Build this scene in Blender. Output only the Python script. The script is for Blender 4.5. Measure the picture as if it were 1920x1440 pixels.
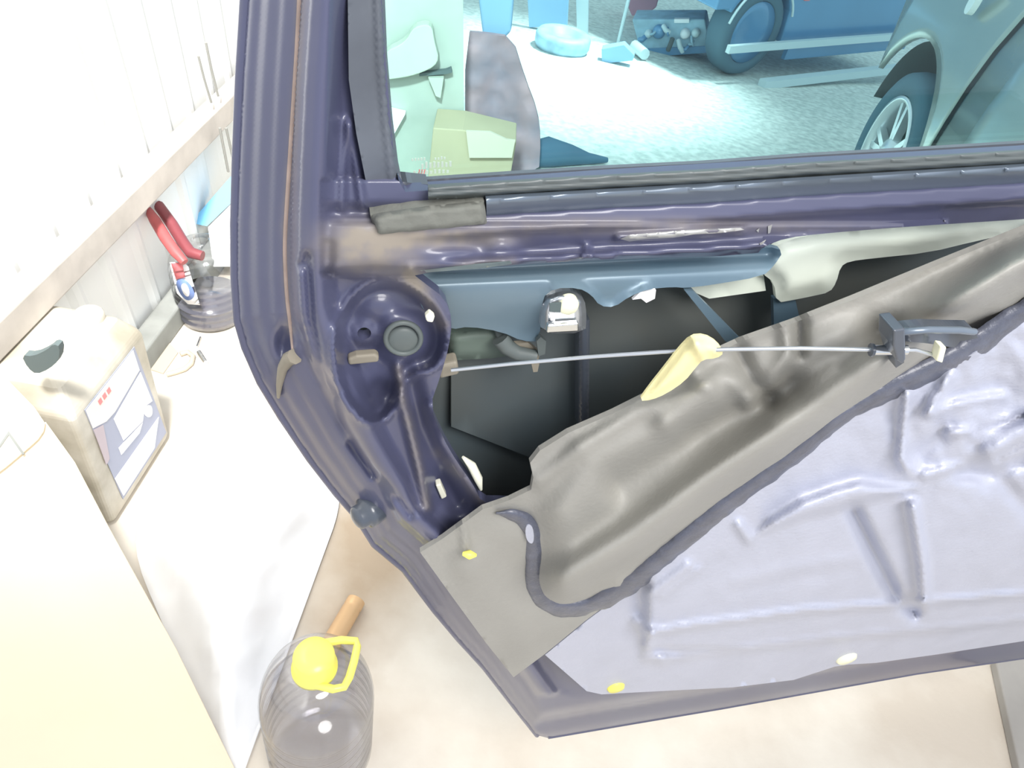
import bpy, bmesh, math, random
import numpy as np
from mathutils import Vector, Matrix, noise
from mathutils.geometry import delaunay_2d_cdt

random.seed(7)
S = bpy.context.scene
for o in list(bpy.data.objects):
    bpy.data.objects.remove(o)

# ------------------------------------------------------------------ camera
FPX = 1350.0                       # focal length in pixels of the 1920 x 1440 frame
CAM = Vector((0.0, 0.0, 1.20))     # eye height of a stooping person
_down = Vector((-300.0, 1430.0, 1350.0)).normalized()      # gravity in (right, down, forward)
_fw = Vector((0, 0, 1)); _fw = (_fw - _down * _fw.dot(_down)).normalized()
_up = -_down
_rt = _fw.cross(_up)               # world X in (right, down, forward)
if _rt.x < 0: _rt = -_rt
def c2w(v):                        # (right, down, forward) -> world
    return Vector((v.dot(_rt), v.dot(_fw), v.dot(_up)))
cam_d = bpy.data.cameras.new('camera'); cam = bpy.data.objects.new('camera', cam_d)
S.collection.objects.link(cam); S.camera = cam
cam_d.sensor_width = 36.0; cam_d.lens = 36.0 * FPX / 1920.0
cam_d.clip_start = 0.02; cam_d.clip_end = 200
_r = c2w(Vector((1, 0, 0))); _u = c2w(Vector((0, -1, 0))); _b = c2w(Vector((0, 0, -1)))
cam.matrix_world = Matrix(((_r.x, _u.x, _b.x, CAM.x), (_r.y, _u.y, _b.y, CAM.y), (_r.z, _u.z, _b.z, CAM.z), (0, 0, 0, 1)))

# ------------------------------------------------------------------ light and exposure
S.view_settings.view_transform = 'Standard'
S.view_settings.look = 'None'
S.view_settings.exposure = 0.0
S.view_settings.gamma = 1.0
S.view_settings.use_curve_mapping = False
S.cycles.transparent_max_bounces = 24
W = bpy.data.worlds.new('world'); S.world = W; W.use_nodes = True
_n = W.node_tree.nodes; _l = W.node_tree.links
_bg = _n['Background']
_tc = _n.new('ShaderNodeTexCoord'); _sx = _n.new('ShaderNodeSeparateXYZ'); _rp = _n.new('ShaderNodeValToRGB')
_l.new(_tc.outputs['Generated'], _sx.inputs[0]); _l.new(_sx.outputs['Z'], _rp.inputs[0])
_rp.color_ramp.elements[0].position = 0.0; _rp.color_ramp.elements[0].color = (0.80, 0.86, 1.0, 1)
_rp.color_ramp.elements[1].position = 0.9; _rp.color_ramp.elements[1].color = (0.95, 0.97, 1.0, 1)
_l.new(_rp.outputs[0], _bg.inputs[0]); _bg.inputs[1].default_value = 1.0

def lamp(name, kind, loc, target, energy, color=(1, 1, 1), size=0.3, spot=60, blend=0.6):
    d = bpy.data.lights.new(name, kind); d.energy = energy; d.color = color
    if kind == 'AREA': d.shape = 'DISK'; d.size = size
    if kind == 'SPOT': d.shadow_soft_size = size; d.spot_size = math.radians(spot); d.spot_blend = blend
    o = bpy.data.objects.new(name, d); S.collection.objects.link(o)
    o.location = loc
    o.rotation_euler = (Vector(target) - Vector(loc)).to_track_quat('-Z', 'Y').to_euler()
    return o

def ray(px, py):
    return c2w(Vector(((px - 960.0) / FPX, (py - 720.0) / FPX, 1.0)))
def G(px, py, z=0.0):              # pixel -> point on the level plane at height z
    r = ray(px, py); return CAM + r * ((z - CAM.z) / r.z)
def yard_z(y): return -0.10 - 0.08 * (y - 2.0) if y > 2.0 else -0.10
def Y(px, py, dz=0.0):             # pixel -> point on the sloping yard
    r = ray(px, py); t = (-0.10 + 0.16 + dz - CAM.z) / (r.z + 0.08 * r.y)
    return CAM + r * t
def on_plane(px, py, p0, n):
    r = ray(px, py); return CAM + r * ((p0 - CAM).dot(n) / r.dot(n))

lamp('left_fill_spot', 'SPOT', (-0.38, 0.15, 2.2), (-0.88, 1.40, 0.75), 600, (1.0, 0.985, 0.96), 0.12, 72, 1.0)  # unseen spot, added to overexpose the left wall and floor
lamp('door_fill_area', 'AREA', (0.65, -0.55, 2.15), (0.25, 0.4, 0.7), 34, (1.0, 0.98, 0.96), 0.9)  # added area light, brightens the door and pad from the upper right
lamp('yard_sun_spot', 'SPOT', (0.9, 5.2, 3.6), Y(1060, 130), 1900, (1.0, 0.99, 0.97), 0.25, 38, 1.0)  # added spot standing in for sunlight on the gravel

# ------------------------------------------------------------------ materials
MATS = {}
def mat(name, col, rough=0.5, metal=0.0, coat=0.0, noise_amt=0.0, noise_scale=20.0, col2=None, bump=0.0, bump_scale=120.0,
        dirt=None, spec=0.5, coat_rough=0.1):
    m = bpy.data.materials.new(name); m.use_nodes = True
    nt = m.node_tree; n = nt.nodes; l = nt.links; b = n['Principled BSDF']
    b.inputs['Roughness'].default_value = rough; b.inputs['Metallic'].default_value = metal
    b.inputs['Coat Weight'].default_value = coat; b.inputs['Coat Roughness'].default_value = coat_rough
    b.inputs['Specular IOR Level'].default_value = spec
    tc = n.new('ShaderNodeTexCoord')
    nz = n.new('ShaderNodeTexNoise'); nz.inputs['Scale'].default_value = noise_scale; nz.inputs['Detail'].default_value = 6
    l.new(tc.outputs['Object'], nz.inputs['Vector'])
    rp = n.new('ShaderNodeValToRGB'); l.new(nz.outputs['Fac'], rp.inputs[0])
    c2 = col2 if col2 else tuple(c * (1 - noise_amt) for c in col)
    rp.color_ramp.elements[0].position = 0.32; rp.color_ramp.elements[0].color = (*c2, 1)
    rp.color_ramp.elements[1].position = 0.68; rp.color_ramp.elements[1].color = (*col, 1)
    out = rp.outputs[0]
    if dirt:
        at = n.new('ShaderNodeAttribute'); at.attribute_name = 'dirt'
        mx = n.new('ShaderNodeMix'); mx.data_type = 'RGBA'
        l.new(at.outputs['Fac'], mx.inputs['Factor']); l.new(out, mx.inputs['A']); mx.inputs['B'].default_value = (*dirt, 1)
        out = mx.outputs['Result']
        mr = n.new('ShaderNodeMapRange'); l.new(at.outputs['Fac'], mr.inputs[0])
        mr.inputs[3].default_value = coat; mr.inputs[4].default_value = 0.0; l.new(mr.outputs[0], b.inputs['Coat Weight'])
        mr2 = n.new('ShaderNodeMapRange'); l.new(at.outputs['Fac'], mr2.inputs[0])
        mr2.inputs[3].default_value = rough; mr2.inputs[4].default_value = 0.9; l.new(mr2.outputs[0], b.inputs['Roughness'])
    l.new(out, b.inputs['Base Color'])
    if bump:
        n2 = n.new('ShaderNodeTexNoise'); n2.inputs['Scale'].default_value = bump_scale; n2.inputs['Detail'].default_value = 5
        l.new(tc.outputs['Object'], n2.inputs['Vector'])
        bp = n.new('ShaderNodeBump'); bp.inputs['Strength'].default_value = bump; bp.inputs['Distance'].default_value = 0.004
        l.new(n2.outputs['Fac'], bp.inputs['Height']); l.new(bp.outputs[0], b.inputs['Normal'])
    MATS[name] = m; return m

def glassy(name, tint, gloss=0.12, rough=0.02):
    m = bpy.data.materials.new(name); m.use_nodes = True
    nt = m.node_tree; n = nt.nodes; l = nt.links; n.remove(n['Principled BSDF'])
    t = n.new('ShaderNodeBsdfTransparent'); t.inputs[0].default_value = (*tint, 1)
    g = n.new('ShaderNodeBsdfGlossy'); g.inputs['Roughness'].default_value = rough
    fr = n.new('ShaderNodeLayerWeight'); fr.inputs['Blend'].default_value = 0.5
    pw = n.new('ShaderNodeMath'); pw.operation = 'POWER'; pw.inputs[1].default_value = 4.0; l.new(fr.outputs['Facing'], pw.inputs[0])
    ma = n.new('ShaderNodeMath'); ma.operation = 'MULTIPLY_ADD'; ma.inputs[1].default_value = 0.6; ma.inputs[2].default_value = gloss * 0.35; l.new(pw.outputs[0], ma.inputs[0])
    mx = n.new('ShaderNodeMixShader')
    l.new(ma.outputs[0], mx.inputs[0]); l.new(t.outputs[0], mx.inputs[1]); l.new(g.outputs[0], mx.inputs[2])
    l.new(mx.outputs[0], n['Material Output'].inputs[0]); MATS[name] = m; return m

mat('paint', (0.083, 0.088, 0.155), 0.40, 0.0, 0.45, 0.12, 9, dirt=(0.27, 0.235, 0.19), coat_rough=0.12)
mat('inner_steel', (0.20, 0.27, 0.31), 0.4, 0.2, 0.2, 0.15, 3.5, col2=(0.11, 0.20, 0.28))
mat('outer_steel', (0.125, 0.13, 0.115), 0.7, 0.0, 0.0, 0.25, 6, col2=(0.09, 0.12, 0.135))
mat('pale_steel', (0.88, 0.95, 0.83), 0.55, 0.0, 0.1, 0.08, 8)
mat('rubber', (0.125, 0.140, 0.165), 0.55, 0, 0, 0.2, 30)
mat('belt_rubber', (0.105, 0.122, 0.122), 0.45, 0, 0.1, 0.15, 25)
mat('rail_steel', (0.17, 0.21, 0.26), 0.35, 0.3, 0.3, 0.1, 10)
mat('foam_pad', (0.20, 0.205, 0.18), 0.9, 0, 0, 0.2, 14, bump=0.25)
mat('dust_cover', (0.315, 0.305, 0.275), 0.55, 0, 0.12, 0.12, 10, bump=0.12, bump_scale=260, coat_rough=0.35)
mat('silver_pad', (0.47, 0.485, 0.57), 0.45, 0.15, 0.3, 0.06, 24, bump=0.15, bump_scale=300, coat_rough=0.3)
mat('butyl', (0.10, 0.108, 0.145), 0.42, 0, 0.3, 0.3, 60, bump=0.6, bump_scale=90)
mat('yellow_film', (0.95, 0.86, 0.45), 0.5)
mat('yellow_clip', (0.93, 0.86, 0.16), 0.4)
mat('pale_clip', (0.93, 0.92, 0.66), 0.4)
mat('chrome', (0.78, 0.80, 0.80), 0.16, 1.0)
mat('rod_steel', (0.62, 0.65, 0.68), 0.3, 0.8)
mat('black_plastic', (0.075, 0.088, 0.11), 0.3, 0, 0.3)
mat('grey_plastic', (0.115, 0.135, 0.13), 0.5)
mat('tan_plastic', (0.27, 0.24, 0.185), 0.6)
mat('green_grey', (0.13, 0.17, 0.14), 0.6)
mat('bare_metal', (0.52, 0.52, 0.50), 0.4, 0.3, 0, 0.3, 60)
mat('ledge_highlight', (0.36, 0.42, 0.38), 0.35, 0.1, 0.3, 0.4, 30)  # pale tone for the highlight painted on the belt ledge
mat('rust_line', (0.42, 0.32, 0.27), 0.7, 0, 0, 0.3, 60)
mat('ivory', (0.85, 0.84, 0.68), 0.5)
mat('white_paint', (0.85, 0.86, 0.84), 0.6, 0, 0, 0.08, 3)
mat('sheet_wall', (0.84, 0.85, 0.83), 0.5, 0.0, 0, 0.05, 2)
mat('beam_wood', (0.56, 0.515, 0.465), 0.75, 0, 0, 0.25, 12)
mat('kerb', (0.29, 0.30, 0.28), 0.85, 0, 0, 0.25, 14)
mat('concrete', (0.78, 0.73, 0.64), 0.85, 0, 0, 0, 5, col2=(0.62, 0.55, 0.46), bump=0.3, bump_scale=45)
mat('gravel', (0.80, 0.82, 0.76), 0.95, 0, 0, 0, 26, col2=(0.52, 0.56, 0.53), bump=1.0, bump_scale=45)
mat('cardboard', (0.83, 0.715, 0.535), 0.85, 0, 0, 0.07, 4)
mat('box_tan', (0.50, 0.42, 0.28), 0.85, 0, 0, 0.1, 6)
mat('box_flap', (0.60, 0.53, 0.42), 0.85)
mat('canister_hdpe', (0.66, 0.62, 0.53), 0.5, 0, 0.1, 0, 12, col2=(0.40, 0.36, 0.28))
mat('scrap_cream', (0.50, 0.43, 0.34), 0.6)
mat('gap_black', (0.012, 0.014, 0.016), 0.9)
mat('dark_hole', (0.10, 0.13, 0.13), 0.7)
mat('label_white', (0.90, 0.89, 0.90), 0.5)
mat('label_blue', (0.36, 0.38, 0.48), 0.5)
mat('label_red', (0.80, 0.25, 0.25), 0.5)
mat('label_mauve', (0.50, 0.42, 0.45), 0.5)
mat('label_cream', (0.88, 0.82, 0.74), 0.5)
mat('bright_red', (0.86, 0.20, 0.22), 0.45)
mat('royal_blue', (0.16, 0.24, 0.50), 0.45)
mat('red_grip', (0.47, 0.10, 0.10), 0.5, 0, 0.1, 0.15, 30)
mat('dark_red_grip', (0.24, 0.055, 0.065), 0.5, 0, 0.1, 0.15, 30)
mat('sky_blue', (0.20, 0.52, 0.80), 0.5)
mat('cap_yellow', (0.95, 0.88, 0.18), 0.35, 0, 0.2)
mat('copper', (0.72, 0.47, 0.25), 0.35, 0.3)
mat('dark_oil', (0.10, 0.10, 0.13), 0.15, 0, 0.6)
mat('grey_water', (0.50, 0.50, 0.54), 0.12, 0, 1.0, 0.1, 8)
mat('sack', (0.88, 0.88, 0.88), 0.5, 0, 0.15, 0.04, 6)
mat('wire', (0.24, 0.24, 0.22), 0.6)
mat('car_silver', (0.40, 0.45, 0.42), 0.22, 0.35, 0.6, 0.12, 1.5)
mat('car_navy', (0.13, 0.31, 0.52), 0.3, 0.1, 0.6, 0.1, 2)
mat('tyre', (0.085, 0.16, 0.21), 0.75)
mat('alloy', (0.74, 0.78, 0.80), 0.3, 0.6)
mat('lamp_lens', (0.85, 0.88, 0.86), 0.2, 0, 0.5)
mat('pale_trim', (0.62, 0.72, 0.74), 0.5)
mat('faded_red', (0.70, 0.36, 0.45), 0.7)
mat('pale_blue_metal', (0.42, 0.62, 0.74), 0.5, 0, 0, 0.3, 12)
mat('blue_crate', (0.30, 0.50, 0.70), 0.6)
mat('board_pale', (0.50, 0.53, 0.46), 0.8, 0, 0, 0.2, 5)
mat('rag_brown', (0.50, 0.32, 0.34), 0.9, 0, 0, 0, 6, col2=(0.33, 0.27, 0.33))
mat('black_cloth', (0.09, 0.17, 0.25), 0.9)
mat('pale_cloth', (0.53, 0.57, 0.47), 0.9, 0, 0, 0.1, 8)
mat('plank_grey', (0.42, 0.40, 0.37), 0.8, 0, 0, 0.2, 8)
glassy('door_glass', (0.77, 0.965, 0.975), 0.06)
glassy('clear_pet', (0.945, 0.945, 0.95), 0.30, 0.10)
glassy('water', (0.86, 0.86, 0.89), 0.2, 0.10)
mat('glass_print', (0.55, 0.66, 0.58), 0.6)

# ------------------------------------------------------------------ object helpers
def thing(name, loc, label, cat, group=None, kind=None):
    o = bpy.data.objects.new(name, None); S.collection.objects.link(o); o.empty_display_size = 0.05
    o.location = loc; o['label'] = label; o['category'] = cat
    if group: o['group'] = group
    if kind: o['kind'] = kind
    return o
def worldpos(o):
    p = Vector(o.location)
    while o.parent: o = o.parent; p = p + Vector(o.location)
    return p
def link(name, me, m, parent=None, label=None, cat=None, group=None, kind=None, base=None):
    """me has world coordinates; the object's origin goes to parent's origin (children) or to base"""
    o = bpy.data.objects.new(name, me); S.collection.objects.link(o)
    if m: me.materials.append(MATS[m])
    if parent is not None:
        off = worldpos(parent); o.parent = parent
    else:
        if base is None:
            vs = [v.co for v in me.vertices]; k = len(vs) or 1
            base = Vector((sum(v.x for v in vs) / k, sum(v.y for v in vs) / k, min(v.z for v in vs)))
        off = Vector(base); o.location = off
    me.transform(Matrix.Translation(-off))
    if label: o['label'] = label
    if cat: o['category'] = cat
    if group: o['group'] = group
    if kind: o['kind'] = kind
    return o
def mesh_from(verts, faces, smooth=False, name='mesh'):
    me = bpy.data.meshes.new(name); me.from_pydata([tuple(v) for v in verts], [], faces); me.update()
    if smooth:
        for p in me.polygons: p.use_smooth = True
    return me
def fix_normals(me):
    bm = bmesh.new(); bm.from_mesh(me); bmesh.ops.recalc_face_normals(bm, faces=bm.faces); bm.to_mesh(me); bm.free(); return me

class MB:
    """collects shapes into one mesh"""
    def __init__(s): s.v = []; s.f = []; s.sm = []
    def add(s, v, f, smooth=False):
        k = len(s.v); s.v += [Vector(x) for x in v]; s.f += [tuple(i + k for i in q) for q in f]; s.sm += [smooth] * len(f); return s
    def tube(s, pts, r, n=10, closed=False, cap=True):
        pts = [Vector(p) for p in pts]; m = len(pts); rr = r if isinstance(r, (list, tuple)) else [r] * m
        vs = []; ref = Vector((0.3, 0.2, 1)).normalized()
        for i, p in enumerate(pts):
            a = pts[(i - 1) % m] if (closed or i > 0) else p; b = pts[(i + 1) % m] if (closed or i < m - 1) else p
            t = (b - a).normalized(); u = ref - t * ref.dot(t)
            if u.length < 1e-4: u = t.orthogonal()
            u.normalize(); w = t.cross(u); ref = u
            for k in range(n):
                an = 2 * math.pi * k / n; vs.append(p + (u * math.cos(an) + w * math.sin(an)) * rr[i])
        fs = []
        for i in range(m if closed else m - 1):
            for k in range(n):
                a = i * n + k; b = i * n + (k + 1) % n; c = ((i + 1) % m) * n + (k + 1) % n; d = ((i + 1) % m) * n + k
                fs.append((a, b, c, d))
        s.add(vs, fs, True)
        if cap and not closed:
            s.add(vs[:n], [tuple(reversed(range(n)))]); s.add(vs[-n:], [tuple(range(n))])
        return s
    def lathe(s, base, axis, prof, n=32, squash=None):
        base = Vector(base); ax = Vector(axis).normalized(); u = ax.orthogonal().normalized(); w = ax.cross(u)
        vs = []; fs = []
        for (r, h) in prof:
            for k in range(n):
                an = 2 * math.pi * k / n; vs.append(base + ax * h + (u * math.cos(an) + w * math.sin(an)) * max(r, 1e-5))
        for i in range(len(prof) - 1):
            for k in range(n):
                fs.append((i * n + k, i * n + (k + 1) % n, (i + 1) * n + (k + 1) % n, (i + 1) * n + k))
        s.add(vs, fs, True); return s
    def prism(s, poly, depth):
        """poly: list of world points (planar), depth: vector"""
        p = [Vector(x) for x in poly]; n = len(p); q = [x + Vector(depth) for x in p]
        s.add(p + q, [tuple(range(n)), tuple(reversed(range(n, 2 * n)))] + [(i, (i + 1) % n, n + (i + 1) % n, n + i) for i in range(n)])
        return s
    def box(s, o, ax, ay, az):
        o = Vector(o); c = [o + Vector(ax) * i + Vector(ay) * j + Vector(az) * k for k in (0, 1) for j in (0, 1) for i in (0, 1)]
        s.add(c, [(0, 2, 3, 1), (4, 5, 7, 6), (0, 1, 5, 4), (2, 6, 7, 3), (0, 4, 6, 2), (1, 3, 7, 5)]); return s
    def build(s, name, m, parent=None, bevel=0.0, **kw):
        me = bpy.data.meshes.new(name); me.from_pydata([tuple(v) for v in s.v], [], s.f); me.update()
        for p, sm in zip(me.polygons, s.sm): p.use_smooth = sm
        fix_normals(me)
        o = link(name, me, m, parent, **kw)
        if bevel:
            b = o.modifiers.new('bevel', 'BEVEL'); b.width = bevel; b.segments = 3; b.limit_method = 'ANGLE'
        return o

# ---- pressed sheets, laid out on a plane and given relief
def chaikin(p, it, closed=True):
    p = [tuple(map(float, q)) for q in p]
    for _ in range(it):
        o = []; n = len(p)
        for i in range(n if closed else n - 1):
            a = p[i]; b = p[(i + 1) % n]
            o += [(0.75 * a[0] + 0.25 * b[0], 0.75 * a[1] + 0.25 * b[1]), (0.25 * a[0] + 0.75 * b[0], 0.25 * a[1] + 0.75 * b[1])]
        if not closed: o = [p[0]] + o + [p[-1]]
        p = o
    return p
def resample(p, sp, closed=True):
    o = []; n = len(p)
    for i in range(n if closed else n - 1):
        a = p[i]; b = p[(i + 1) % n]; d = math.hypot(b[0] - a[0], b[1] - a[1]); k = max(1, int(round(d / sp)))
        for j in range(k): o.append((a[0] + (b[0] - a[0]) * j / k, a[1] + (b[1] - a[1]) * j / k))
    if not closed: o.append(p[-1])
    q = [o[0]]
    for x in o[1:]:
        if math.hypot(x[0] - q[-1][0], x[1] - q[-1][1]) > 0.25 * sp: q.append(x)
    return q
def dline(P, line, closed=False):
    P = np.asarray(P, float); best = np.full(len(P), 1e9); L = [tuple(q) for q in line]
    if closed: L = L + [L[0]]
    for a, b in zip(L[:-1], L[1:]):
        ax, ay = a; dx = b[0] - ax; dy = b[1] - ay; q = dx * dx + dy * dy + 1e-9
        t = np.clip(((P[:, 0] - ax) * dx + (P[:, 1] - ay) * dy) / q, 0, 1)
        best = np.minimum(best, np.hypot(P[:, 0] - ax - t * dx, P[:, 1] - ay - t * dy))
    return best
def inside(P, poly):
    P = np.asarray(P, float); r = np.zeros(len(P), bool); n = len(poly); x = P[:, 0]; y = P[:, 1]
    for i in range(n):
        x1, y1 = poly[i]; x2, y2 = poly[(i + 1) % n]
        if y1 == y2: continue
        c = ((y1 > y) != (y2 > y)) & (x < (x2 - x1) * (y - y1) / (y2 - y1) + x1); r ^= c
    return r
def sd(P, poly):
    d = dline(P, poly, True); return np.where(inside(P, poly), d, -d)
def sm(x, a, b):
    t = np.clip((x - a) / (b - a), 0, 1); return t * t * (3 - 2 * t)
def ridge(P, line, w, h): return h * np.exp(-(dline(P, line) / w) ** 2)
def blob(P, x, y, rx, ry, h, k=2.0):
    return h * np.exp(-(((P[:, 0] - x) / rx) ** 2 + ((P[:, 1] - y) / ry) ** 2) ** (k / 2))
def fbm(P, sc, amp, seed=0.0):
    return np.array([noise.fractal(Vector((x / sc, y / sc, seed)), 1.0, 2.0, 3) for x, y in P]) * amp

# door plane: upright, hung with its lower rear corner about a hand's length above the sill height
DH = c2w(Vector((6140.0 - 960, 533.0 - 720, FPX))); DH.z = 0; DH.normalize()      # along the door, towards its hinges
DN = Vector((DH.y, -DH.x, 0))
if DN.dot(CAM - G(1010, 1380)) < 0: DN = -DN                                           # towards the cabin side
DP = G(1010, 1380, 0.33)
def D(px, py, w=0.0): return on_plane(px, py, DP + DN * w, DN)

def sheet(name, outline, m, parent, hf=None, w=0.0, sp=10.0, holes=(), smooth=0, skirt=0.004, attr=None, D=None, hsmooth=None, **kw):
    """outline in pixels; hf(P) -> relief in millimetres towards the cabin; w offset in metres"""
    D = D or globals()['D']
    out = resample(chaikin(outline, smooth) if smooth else outline, sp)
    hs = smooth if hsmooth is None else hsmooth
    hls = [resample(chaikin(h, hs) if hs else h, sp) for h in holes]
    xs = [p[0] for p in out]; ys = [p[1] for p in out]
    gx = np.arange(min(xs), max(xs), sp); gy = np.arange(min(ys), max(ys), sp * 0.866)
    P = np.array([(x + (sp / 2 if j % 2 else 0), y) for j, y in enumerate(gy) for x in gx]) if len(gx) and len(gy) else np.zeros((0, 2))
    if len(P):
        keep = sd(P, out) > sp * 0.55
        for h in hls: keep &= sd(P, h) < -sp * 0.55
        P = P[keep]
    pts = list(out); edges = [(i, (i + 1) % len(out)) for i in range(len(out))]
    loops = [list(range(len(out)))]
    for h in hls:
        k = len(pts); pts += h; edges += [(k + i, k + (i + 1) % len(h)) for i in range(len(h))]; loops.append(list(range(k, k + len(h))))
    pts += [tuple(p) for p in P]
    V2, _, F, ov, _, _ = delaunay_2d_cdt([Vector(p) for p in pts], edges, [], 0, 1e-6, True)
    A = np.array([(v.x, v.y) for v in V2])
    C = np.array([A[list(f)].mean(0) for f in F])
    ok = inside(C, out)
    for h in hls: ok &= ~inside(C, h)
    F = [tuple(f) for f, k in zip(F, ok) if k]
    H = hf(A) if hf else np.zeros(len(A))
    W3 = [D(A[i][0], A[i][1], w + H[i] / 1000.0) for i in range(len(A))]
    nv = len(W3); faces = []
    for f in F:
        a, b, c = (W3[i] for i in f[:3])
        faces.append(f if (b - a).cross(c - a).dot(CAM - a) > 0 else tuple(reversed(f)))
    smf = [True] * len(faces)
    inv = {}
    for i, o in enumerate(ov):
        for q in o: inv[q] = i
    back = (W3[0] - CAM).normalized()
    nrm = D(960, 720, 0.0) - D(960, 720, 0.01)
    dirn = getattr(D, 'normal', None) or DN
    if skirt:
        for lp in loops:
            ids = [inv[q] for q in lp if q in inv]; k = len(W3)
            for q in ids: W3.append(W3[q].copy())
            for q in ids: W3.append(W3[q] - dirn * skirt)
            n = len(ids)
            for i in range(n):
                faces.append((k + i, k + (i + 1) % n, k + n + (i + 1) % n, k + n + i)); smf.append(False)
    me = bpy.data.meshes.new(name); me.from_pydata([tuple(v) for v in W3], [], faces); me.update()
    for p, s_ in zip(me.polygons, smf): p.use_smooth = s_
    if attr:
        val = np.clip(attr(A), 0, 1); at = me.attributes.new('dirt', 'FLOAT', 'POINT')
        d = np.zeros(len(W3)); d[:nv] = val; at.data.foreach_set('value', d.astype(np.float32))
    return link(name, me, m, parent, **kw)

# ================================================================== SETTING
ground_right = Vector((1, 0, 0))
def quad_mesh(a, b, c, d): return mesh_from([a, b, c, d], [(0, 1, 2, 3)])
WV = c2w(Vector((1153 - 960.0, -514 - 720.0, FPX))); WV.z = 0; WV.normalize()           # along the wall, away from the camera
WN = Vector((WV.y, -WV.x, 0))                                                            # out of the wall into the garage
if WN.x < 0: WN = -WN
WB = G(290, 648)                                                                         # a point of the wall's foot
def wallpt(px, py, off=0.0): return on_plane(px, py, WB + WN * off, WN)

# floor slab and the yard beyond it
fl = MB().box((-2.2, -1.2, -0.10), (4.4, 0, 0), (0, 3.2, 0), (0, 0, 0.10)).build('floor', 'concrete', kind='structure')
yv = []; yf = []; NX, NY = 60, 60
for j in range(NY + 1):
    for i in range(NX + 1):
        x = -5 + 13.0 * i / NX; y = 2.0 + 13 * (j / NY) ** 1.5
        yv.append((x, y, yard_z(y) + 0.012 * noise.noise(Vector((x * 2, y * 2, 0)))))
for j in range(NY):
    for i in range(NX): yf.append((j * (NX + 1) + i, j * (NX + 1) + i + 1, (j + 1) * (NX + 1) + i + 1, (j + 1) * (NX + 1) + i))
# brown blob on the slab: shade under the door, painted into its colour
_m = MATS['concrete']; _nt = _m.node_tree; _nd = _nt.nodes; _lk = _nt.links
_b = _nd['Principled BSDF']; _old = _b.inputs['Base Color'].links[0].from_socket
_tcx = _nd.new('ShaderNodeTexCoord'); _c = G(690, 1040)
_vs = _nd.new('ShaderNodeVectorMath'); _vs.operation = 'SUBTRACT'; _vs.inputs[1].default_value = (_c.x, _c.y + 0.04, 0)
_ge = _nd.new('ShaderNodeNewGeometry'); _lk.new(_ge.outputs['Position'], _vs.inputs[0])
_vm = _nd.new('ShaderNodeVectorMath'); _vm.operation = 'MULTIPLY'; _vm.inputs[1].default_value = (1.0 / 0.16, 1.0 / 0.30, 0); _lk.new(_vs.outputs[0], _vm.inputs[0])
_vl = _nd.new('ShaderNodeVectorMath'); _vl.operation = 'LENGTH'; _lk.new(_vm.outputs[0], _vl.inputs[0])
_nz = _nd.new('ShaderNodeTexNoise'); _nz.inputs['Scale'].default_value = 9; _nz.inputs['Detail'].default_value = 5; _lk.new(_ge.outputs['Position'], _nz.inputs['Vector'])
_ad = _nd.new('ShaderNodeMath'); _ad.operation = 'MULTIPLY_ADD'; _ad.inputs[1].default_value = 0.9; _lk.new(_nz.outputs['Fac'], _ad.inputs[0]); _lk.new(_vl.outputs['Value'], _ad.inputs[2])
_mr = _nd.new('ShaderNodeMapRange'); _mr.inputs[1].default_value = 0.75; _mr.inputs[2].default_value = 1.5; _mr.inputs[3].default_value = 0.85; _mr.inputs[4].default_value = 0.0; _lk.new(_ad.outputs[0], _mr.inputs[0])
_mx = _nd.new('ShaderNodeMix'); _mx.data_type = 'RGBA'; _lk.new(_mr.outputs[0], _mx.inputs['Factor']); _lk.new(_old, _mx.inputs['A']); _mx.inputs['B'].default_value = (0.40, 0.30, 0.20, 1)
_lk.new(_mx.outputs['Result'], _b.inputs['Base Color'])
link('ground', mesh_from(yv, yf, True), 'gravel', kind='structure')

# corrugated sheet wall: ribs every 9 cm, running down the sheet
wv = []; wf = []; s0, s1, pitch = -1.6, 2.3, 0.115
prof = [(0.0, 0.0), (0.58, 0.0), (0.72, 0.006), (0.86, 0.006)]
pts = []
k = 0
while s0 + k * pitch < s1:
    for a, b in prof: pts.append((s0 + (k + a) * pitch, b))
    k += 1
lean = WV * 0.06
for (s_, b) in pts:
    for z in (-0.02, 2.4):
        wv.append(WB + WV * s_ + WN * (b - 0.03) - lean * z * 2.0 + Vector((0, 0, z)))
for i in range(len(pts) - 1): wf.append((2 * i, 2 * i + 2, 2 * i + 3, 2 * i + 1))
link('wall_left', mesh_from(wv, wf), 'sheet_wall', kind='structure')
# horizontal rail on the wall
ra = wallpt(0, 602, 0.033); rb = wallpt(445, 170, 0.033)
zt = (ra.z + rb.z) / 2; hgt = 0.06
st = WB + WV * s0; MB().box(Vector((st.x, st.y, zt - hgt)) - WN * 0.012, WV * (s1 - s0), WN * 0.045, (0, 0, hgt)).build('trim_1', 'beam_wood', bevel=0.004, kind='structure')
MB().box(st + Vector((0, 0, 0.0)) - WN * 0.02, WV * (s1 - s0), WN * 0.05, (0, 0, 0.06)).build('baseboard_left', 'kerb', bevel=0.006, kind='structure')
print('rail z', ra.z, rb.z, 'door', DP, DH, DN, 'belt z', D(800, 350).z, D(1900, 270).z, 'corner', D(1920, 1230).z, 'dist', (D(960, 720) - CAM).length)

# ================================================================== CAR DOOR
door = thing('car_door', Vector((DP.x, DP.y, DP.z)), 'open dark purple car door stripped of its trim, dust cover hanging loose', 'car door')

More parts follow.
